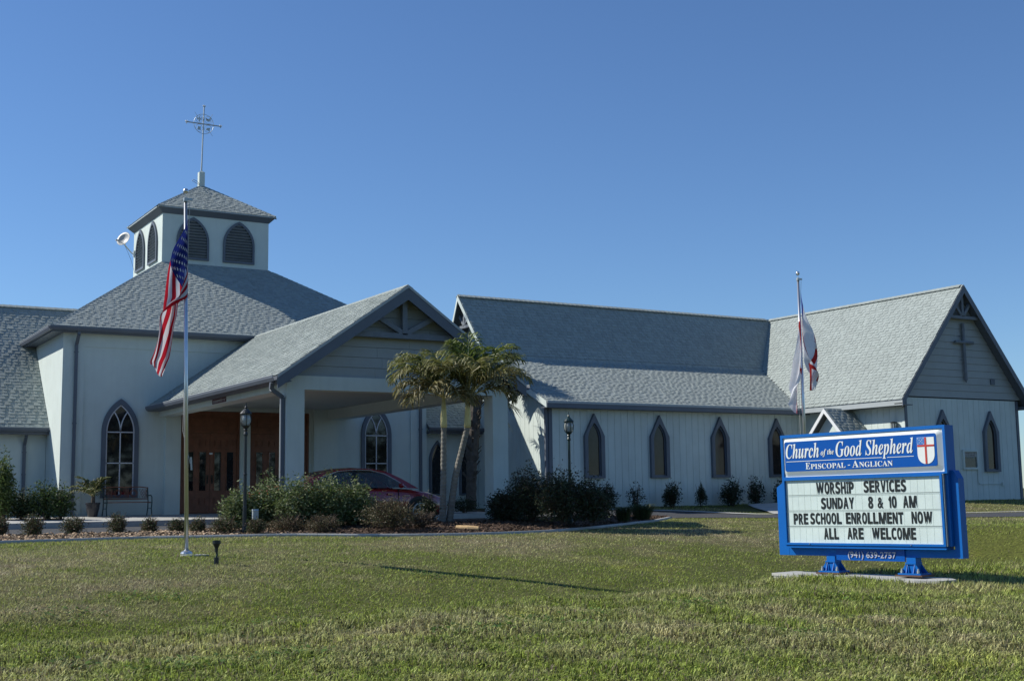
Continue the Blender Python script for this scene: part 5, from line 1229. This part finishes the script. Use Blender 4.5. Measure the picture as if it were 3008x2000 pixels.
# greenhouse: roof line stations (x, z), half widths; side glass below
RL = [(.62, 1.00, .60), (.95, 1.15, .60), (1.35, 1.31, .60), (1.75, 1.40, .61), (2.2, 1.435, .62), (2.7, 1.42, .62), (3.05, 1.35, .62), (3.45, 1.17, .64), (3.85, .95, .66)]
V = []; Fq = []
for x, zt_, w in RL: V += [(CX+x, CYc-w, CZ+zt_-.03), (CX+x, CYc-w*.75, CZ+zt_+.0), (CX+x, CYc, CZ+zt_+.02), (CX+x, CYc+w*.75, CZ+zt_), (CX+x, CYc+w, CZ+zt_-.03)]
sel = [(3, 4), (4, 5), (5, 6), (2, 3)]
roofc = np.array(V)
def quadstrip(ids, name, m):
    Fq = []
    for a, b in ids:
        for j in range(4): Fq.append((a*5+j, b*5+j, b*5+j+1, a*5+j+1))
    us = sorted({i for f in Fq for i in f}); rm = {u: i for i, u in enumerate(us)}
    return build(MB().add([V[u] for u in us], [tuple(rm[i] for i in f) for f in Fq]), name, M[m], car, smooth=True)
quadstrip(sel, 'roof_panel', 'carpaint'); quadstrip([(0, 1), (1, 2)], 'rear_window', 'carglass'); quadstrip([(6, 7), (7, 8)], 'windshield', 'carglass')
for s in (-1, 1):
    zb_ = .905; yb0 = s*.80
    def sp_(x, z):  # point on the tilted side glass surface
        f = (z-zb_)/.5; return (CX+x, CYc+s*(.81-.19*f), CZ+z)
    for nm, pl in (('rear_side_window', [(1.02, .93), (2.12, .93), (2.14, 1.36), (1.75, 1.33), (1.35, 1.20)]), ('front_side_window', [(2.22, .93), (3.52, .93), (3.30, 1.10), (2.98, 1.27), (2.62, 1.355), (2.24, 1.37)])):
        build(MB().prism([sp_(*p) for p in pl], (0, s*.006, 0)), nm, M['carglass'], car)
    mb = MB(); fl_ = [(.60, .92), (1.02, .92), (1.35, 1.20), (1.75, 1.33), (2.14, 1.36), (2.14, .92), (2.22, .92), (2.24, 1.37), (2.62, 1.355), (2.98, 1.27), (3.30, 1.10), (3.52, .93), (3.88, .92), (3.45, 1.145), (3.05, 1.325), (2.7, 1.395), (2.2, 1.41), (1.75, 1.375), (1.35, 1.285), (.95, 1.125)]
    # pillars
    build(MB().prism([sp_(*p) for p in [(.60, .90), (1.02, .93), (1.35, 1.20), (1.75, 1.33), (1.75, 1.385), (1.35, 1.29), (.95, 1.13)]], (0, -s*.02, 0)), 'rear_pillar', M['carpaint'], car)
    build(MB().prism([sp_(*p) for p in [(2.12, .9), (2.22, .9), (2.24, 1.40), (2.14, 1.40)]], (0, -s*.015, 0)), 'door_pillar', M['black'], car)
    build(MB().prism([sp_(*p) for p in [(3.52, .92), (3.90, .90), (3.45, 1.16), (3.05, 1.34), (2.98, 1.27), (3.30, 1.10)]], (0, -s*.02, 0)), 'front_pillar', M['carpaint'], car)
    build(MB().prism([sp_(*p) for p in [(1.75, 1.33), (2.14, 1.36), (2.24, 1.37), (2.62, 1.355), (2.98, 1.27), (3.05, 1.335), (2.7, 1.40), (2.2, 1.415), (1.75, 1.385)]], (0, -s*.02, 0)), 'roof_rail', M['carpaint'], car)
    mb = MB(); tr = [(.98, .935), (1.35, 1.215), (1.75, 1.345), (2.2, 1.382), (2.62, 1.368), (2.98, 1.285), (3.30, 1.115), (3.56, .935)]
    for a, b in zip(tr, tr[1:]): mb.bar(Vector(sp_(*a))+Vector((0, s*.008, 0)), Vector(sp_(*b))+Vector((0, s*.008, 0)), .012, .014, (0, 1, 0))
    build(mb, 'window_trim', M['chrome'], car)
    for x in (.95, 3.90):
        cwx, cwy = CX+x, CYc+s*.74
        arch_ = MB().prism([(cwx+.39*math.cos(t), CYc+s*.80, CZ+.33+.39*math.sin(t)) for t in np.linspace(-.35, math.pi+.35, 20)], (0, s*.094, 0)); build(arch_, 'wheel_arch', M['black'], car)
        wh = build(MB().tube([(cwx, cwy-s*.0, CZ+.33), (cwx, cwy+s*.165, CZ+.33)], .325, 24), 'wheel', M['rubber'], car)
        mb = MB().tube([(cwx, cwy+s*.166, CZ+.33), (cwx, cwy+s*.170, CZ+.33)], .06, 12)
        for k in range(7):
            a = 2*math.pi*k/7; mb.bar((cwx+.05*math.cos(a), cwy+s*.168, CZ+.33+.05*math.sin(a)), (cwx+.21*math.cos(a), cwy+s*.168, CZ+.33+.21*math.sin(a)), .035, .012, (0, 1, 0))
        mb.ring([(cwx+.225*math.cos(t), cwy+s*.166, CZ+.33+.225*math.sin(t)) for t in np.linspace(0, 6.283, 24, endpoint=False)], [(cwx+.195*math.cos(t), cwy+s*.166, CZ+.33+.195*math.sin(t)) for t in np.linspace(0, 6.283, 24, endpoint=False)], (0, s*.01, 0)); build(mb, 'rim', M['galv'], wh)
    for x in (1.85, 2.98): build(MB().box(CX+x, CX+x+.16, CYc+s*.885 if s > 0 else CYc-.905, CYc+s*.905 if s > 0 else CYc-.885, CZ+.76, CZ+.785), 'door_handle', M['carpaint'], car)
    for x in (1.12, 2.16, 3.30): build(MB().box(CX+x, CX+x+.006, *sorted((CYc+s*.84, CYc+s*.8935)), CZ+.28, CZ+.88), 'door_seam', M['black'], car)
    build(MB().lathe([(.01, -.07), (.055, -.05), (.07, 0), (.05, .05), (.01, .06)], (CX+3.34, CYc+s*.95, CZ+.98), 10).bar((CX+3.34, CYc+s*.86, CZ+.94), (CX+3.34, CYc+s*.93, CZ+.95), .05, .02), 'side_mirror', M['carpaint'], car)
    build(MB().box(CX-.005, CX+.20, *sorted((CYc+s*.50, CYc+s*.80)), CZ+.74, CZ+.86), 'tail_light', M['tail'], car)
    build(MB().lathe([(.02, -.05), (.09, -.02), (.10, .03), (.03, .06)], (CX+4.58, CYc+s*.64, CZ+.62), 10), 'headlight', M['headlens'], car)
for y_ in (-.35, .35):
    for x in (2.45, 1.55): build(MB().prism([(CX+x, CYc+y_-.14, CZ+1.02), (CX+x, CYc+y_+.14, CZ+1.02), (CX+x-.03, CYc+y_+.12, CZ+1.22), (CX+x-.03, CYc+y_-.12, CZ+1.22)], (.10, 0, 0)), 'headrest', M['black'], car)
build(MB().box(CX+3.42, CX+3.60, CYc-.897, CYc-.889, CZ+.72, CZ+.735), 'fender_badge', M['chrome'], car)
build(MB().box(CX-.02, CX-.004, CYc-.25, CYc+.25, CZ+.55, CZ+.68), 'licence_plate', M['white'], car)

# ------------------------------------------------------------------ lawn blades, weeds, bark chips
rs = np.random.default_rng(42)
def scatter(n, d0, d1, p=1.6):
    """positions on the lawn in front of the viewer, denser where near"""
    u = rs.random(n); D = (d0**(1-p)+(d1**(1-p)-d0**(1-p))*u)**(1/(1-p)) if p != 1 else d0*(d1/d0)**u
    lat = (rs.random(n)*2-1)*.50*D
    f = np.array([.514, .858]); r = np.array([.858, -.514]); XY = f*D[:, None]+r*lat[:, None]; return XY, D
curb_y = lambda x: np.interp(x, [c[0] for c in CURB]+[24.3, 27.5, 33, 45], [c[1] for c in CURB]+[24.7, 21.7, 17.3, 8.8])
def blades(XY, D, hmin, hmax, wmul=1., bend=True):
    lx = (XY[:, 0]-SO.x)*math.cos(TH)+(XY[:, 1]-SO.y)*math.sin(TH); ly = -(XY[:, 0]-SO.x)*math.sin(TH)+(XY[:, 1]-SO.y)*math.cos(TH)
    k = (XY[:, 1] < curb_y(XY[:, 0])-.12) & ~((lx > -.10) & (lx < 2.40) & (ly > -.20) & (ly < .36)); XY = XY[k]; D = D[k]; n = len(XY); Zg = H(XY[:, 0], XY[:, 1])
    a = rs.random(n)*6.283; le = rs.random(n)**1.5; h = hmin+(hmax-hmin)*rs.random(n)
    cl_ = fbm(XY[:, 0], XY[:, 1], 2.8, 77); qq = (XY[:, 1]-.2*np.clip(XY[:, 0], -25, 14))/1.02
    h = h*(.45+1.0*cl_)*(.8+.62*np.clip((10.1-qq)/.5, 0, 1))+.02*rs.random(n)**3*np.exp(-((qq-9.5)/.35)**2); dx = np.stack([np.cos(a), np.sin(a), 0*a], -1)*(h*(.25+1.1*le))[:, None]
    B = np.stack([XY[:, 0], XY[:, 1], Zg-.004], -1); wd = (.0018+.0030*rs.random(n))*wmul*(1+D*.03); w = np.stack([-np.sin(a+.6), np.cos(a+.6), 0*a], -1)*wd[:, None]
    up = np.array([0, 0, 1.]); base = lawn_col(XY[:, 0], XY[:, 1]); C = base*(1+(.5+.4*np.clip((10.1-(XY[:, 1]-.2*np.clip(XY[:, 0], -25, 14))/1.02)/.5, 0, 1))*(2*rs.random(n)-1)+.08)[:, None]
    dry = rs.random(n) < .11; C[dry] = np.array([.25, .21, .13])*(.7+.6*rs.random(dry.sum()))[:, None]
    if bend:
        m = B+dx*.35+up*(h*.72)[:, None]; t = B+dx+up*(h*(.98-.5*le))[:, None]
        V = np.stack([B-w, B+w, m+w*.8, m-w*.8, t], 1).reshape(-1, 3); i = np.arange(n)[:, None]*5
        F_ = np.concatenate([i+[[0, 1, 2]], i+[[0, 2, 3]], i+[[3, 2, 4]]]); return V, F_, np.repeat(C, 5, 0)
    t = B+dx+up*(h*(1-.4*le))[:, None]; V = np.stack([B-w, B+w, t], 1).reshape(-1, 3); F_ = np.arange(n*3).reshape(-1, 3); return V, F_, np.repeat(C, 3, 0)
for (n_, a_0, b_0, h0, h1, wm, bd) in ((270000, 6.3, 13.8, .028, .070, 1.15, True), (330000, 11.5, 36, .026, .065, 1.5, False)):
    XY, D = scatter(n_, a_0, b_0); V, F_, C = blades(XY, D, h0, h1, wm, bd); o = np_mesh('lawn_grass', V, F_, grassm, None, colors=C, kind='stuff'); o['label'] = 'short green and straw-coloured lawn grass'
# grass strip before nave and transept
n_ = 60000; x = rs.uniform(20.5, 41, n_); y = rs.uniform(22, 34, n_); ywl = 33.1-np.clip((x-31.6)*8, 0, 1)*4.7
fy = np.interp(x, [20, 22.6, 24.8, 27.65, 30.6, 36.3, 48], [33.3, 32.4, 31.1, 28.1, 24.4, 19.7, 11]); k = (y > fy+.1) & (y < ywl); 
inw = (x > 26.7) & (x < 32.8) & (y-28.9 < (x-26.6)*1.0+3.5) & (y > 26.6+(x-29.4)*1.3) & (y < 32.2+(x-28.4)*-.2)
k &= ~inw; V, F_, C = (lambda XY: (None, None, None))(None) if False else (None, None, None)
_cy_save = curb_y; curb_y = lambda x: np.full_like(x, 99.); XY = np.stack([x[k], y[k]], -1); V, F_, C = blades(XY, np.full(len(XY), 38.), .03, .07, 1.6, False); curb_y = _cy_save
np_mesh('verge_grass', V, F_, grassm, None, colors=C, kind='stuff')
# broadleaf weeds in the near turf
cl = [(2.6, 8.6, .45, 260), (3.4, 8.7, .3, 120), (4.2, 10.9, .35, 160), (5.2, 9.2, .45, 220), (6.1, 9.5, .5, 260), (6.9, 9.7, .35, 150), (2.0, 9.0, .3, 90), (8.2, 10.1, .4, 150), (8.9, 8.4, .35, 140), (7.6, 8.0, .3, 90), (9.8, 9.6, .4, 110), (3.0, 14.5, .5, 90), (4.1, 15.4, .5, 90), (5.2, 13.8, .4, 60), (8.4, 16.4, .25, 60)]
Vs, Fs, Cs, off = [], [], [], 0
for wx, wy, wr, wn in cl:
    a = rs.random(wn)*6.283; r = wr*np.sqrt(rs.random(wn)); px_, py_ = wx+r*np.cos(a), wy+r*np.sin(a)*.7; pz_ = H(px_, py_)+rs.uniform(.01, .06, wn); B = np.stack([px_, py_, pz_], -1)
    b = rs.random(wn)*6.283; d = np.stack([np.cos(b), np.sin(b), .45*rs.random(wn)], -1)*rs.uniform(.03, .06, wn)[:, None]; w = np.stack([-np.sin(b), np.cos(b), rs.normal(size=wn)*.3], -1)*rs.uniform(.012, .022, wn)[:, None]
    Vs.append(np.stack([B, B+d*.5+w, B+d, B+d*.5-w], 1).reshape(-1, 3)); Fs.append(np.arange(wn*4).reshape(-1, 4)+off); off += wn*4; Cs.append(np.repeat(np.array([(.10, .17, .03)])*rs.uniform(.6, 1.4, (wn, 1)), 4, 0))
o = np_mesh('broadleaf_weeds', np.concatenate(Vs), np.concatenate(Fs), leafm, None, colors=np.concatenate(Cs), kind='stuff')
# bark chips
n_ = 16000; x = rs.uniform(0, 22, n_); yc_ = np.interp(x, [c[0] for c in CURB], [c[1] for c in CURB]); y = yc_+.1+rs.random(n_)**1.4*2.6; yb2 = np.interp(x, [c[0] for c in BACK], [c[1] for c in BACK]); k = y < yb2-.02; x, y = x[k], y[k]; n_ = len(x)
z = bed_z(x, y)+.006+rs.random(n_)*.02; a = rs.random(n_)*6.283; l_ = rs.uniform(.02, .07, n_)[:, None]; d = np.stack([np.cos(a), np.sin(a), rs.normal(size=n_)*.25], -1)*l_; w = np.stack([-np.sin(a), np.cos(a), rs.normal(size=n_)*.4], -1)*rs.uniform(.008, .018, n_)[:, None]
B = np.stack([x, y, z], -1); dn = np.array([0, 0, -.008]); V = np.stack([B-w, B+d-w, B+d+w, B+w, B-w+dn, B+d-w+dn, B+d+w+dn, B+w+dn], 1).reshape(-1, 3); i = np.arange(n_)[:, None]*8
F_ = np.concatenate([i+[[0, 1, 2, 3]], i+[[4, 5, 1, 0]], i+[[5, 6, 2, 1]], i+[[6, 7, 3, 2]], i+[[7, 4, 0, 3]]])
pale = np.clip((10.0-x)/2.5, .12, 1)[:, None]; C = (np.array([.44, .32, .20])*pale+np.array([.07, .04, .028])*(1-pale))*rs.uniform(.35, 1.5, (n_, 1)); np_mesh('bark_chips', V, F_, chipm, None, colors=np.repeat(C, 8, 0), kind='stuff')  # chips darken to the right: canopy shade put into their colour

rs = np.random.default_rng(77); Vs, Fs, Cs, off = [], [], [], 0
for k in range(22):
    a = -34+k*5.2+rs.normal()*1.2; c = np.array([a, -30-6*rs.random()-.25*a, 3.2+rs.random()*1.6]); V, F_, C = leaf_cloud(rs, 420, c, (4.0, 3.2, 3.6+rs.random()*1.8), .9, [(.03, .045, .02), (.045, .06, .025)], shell=.3)
    Vs.append(V); Fs.append(F_+off); Cs.append(C); off += len(V)
o = np_mesh('tree_belt', np.concatenate(Vs), np.concatenate(Fs), leafm, None, colors=np.concatenate(Cs), kind='stuff')
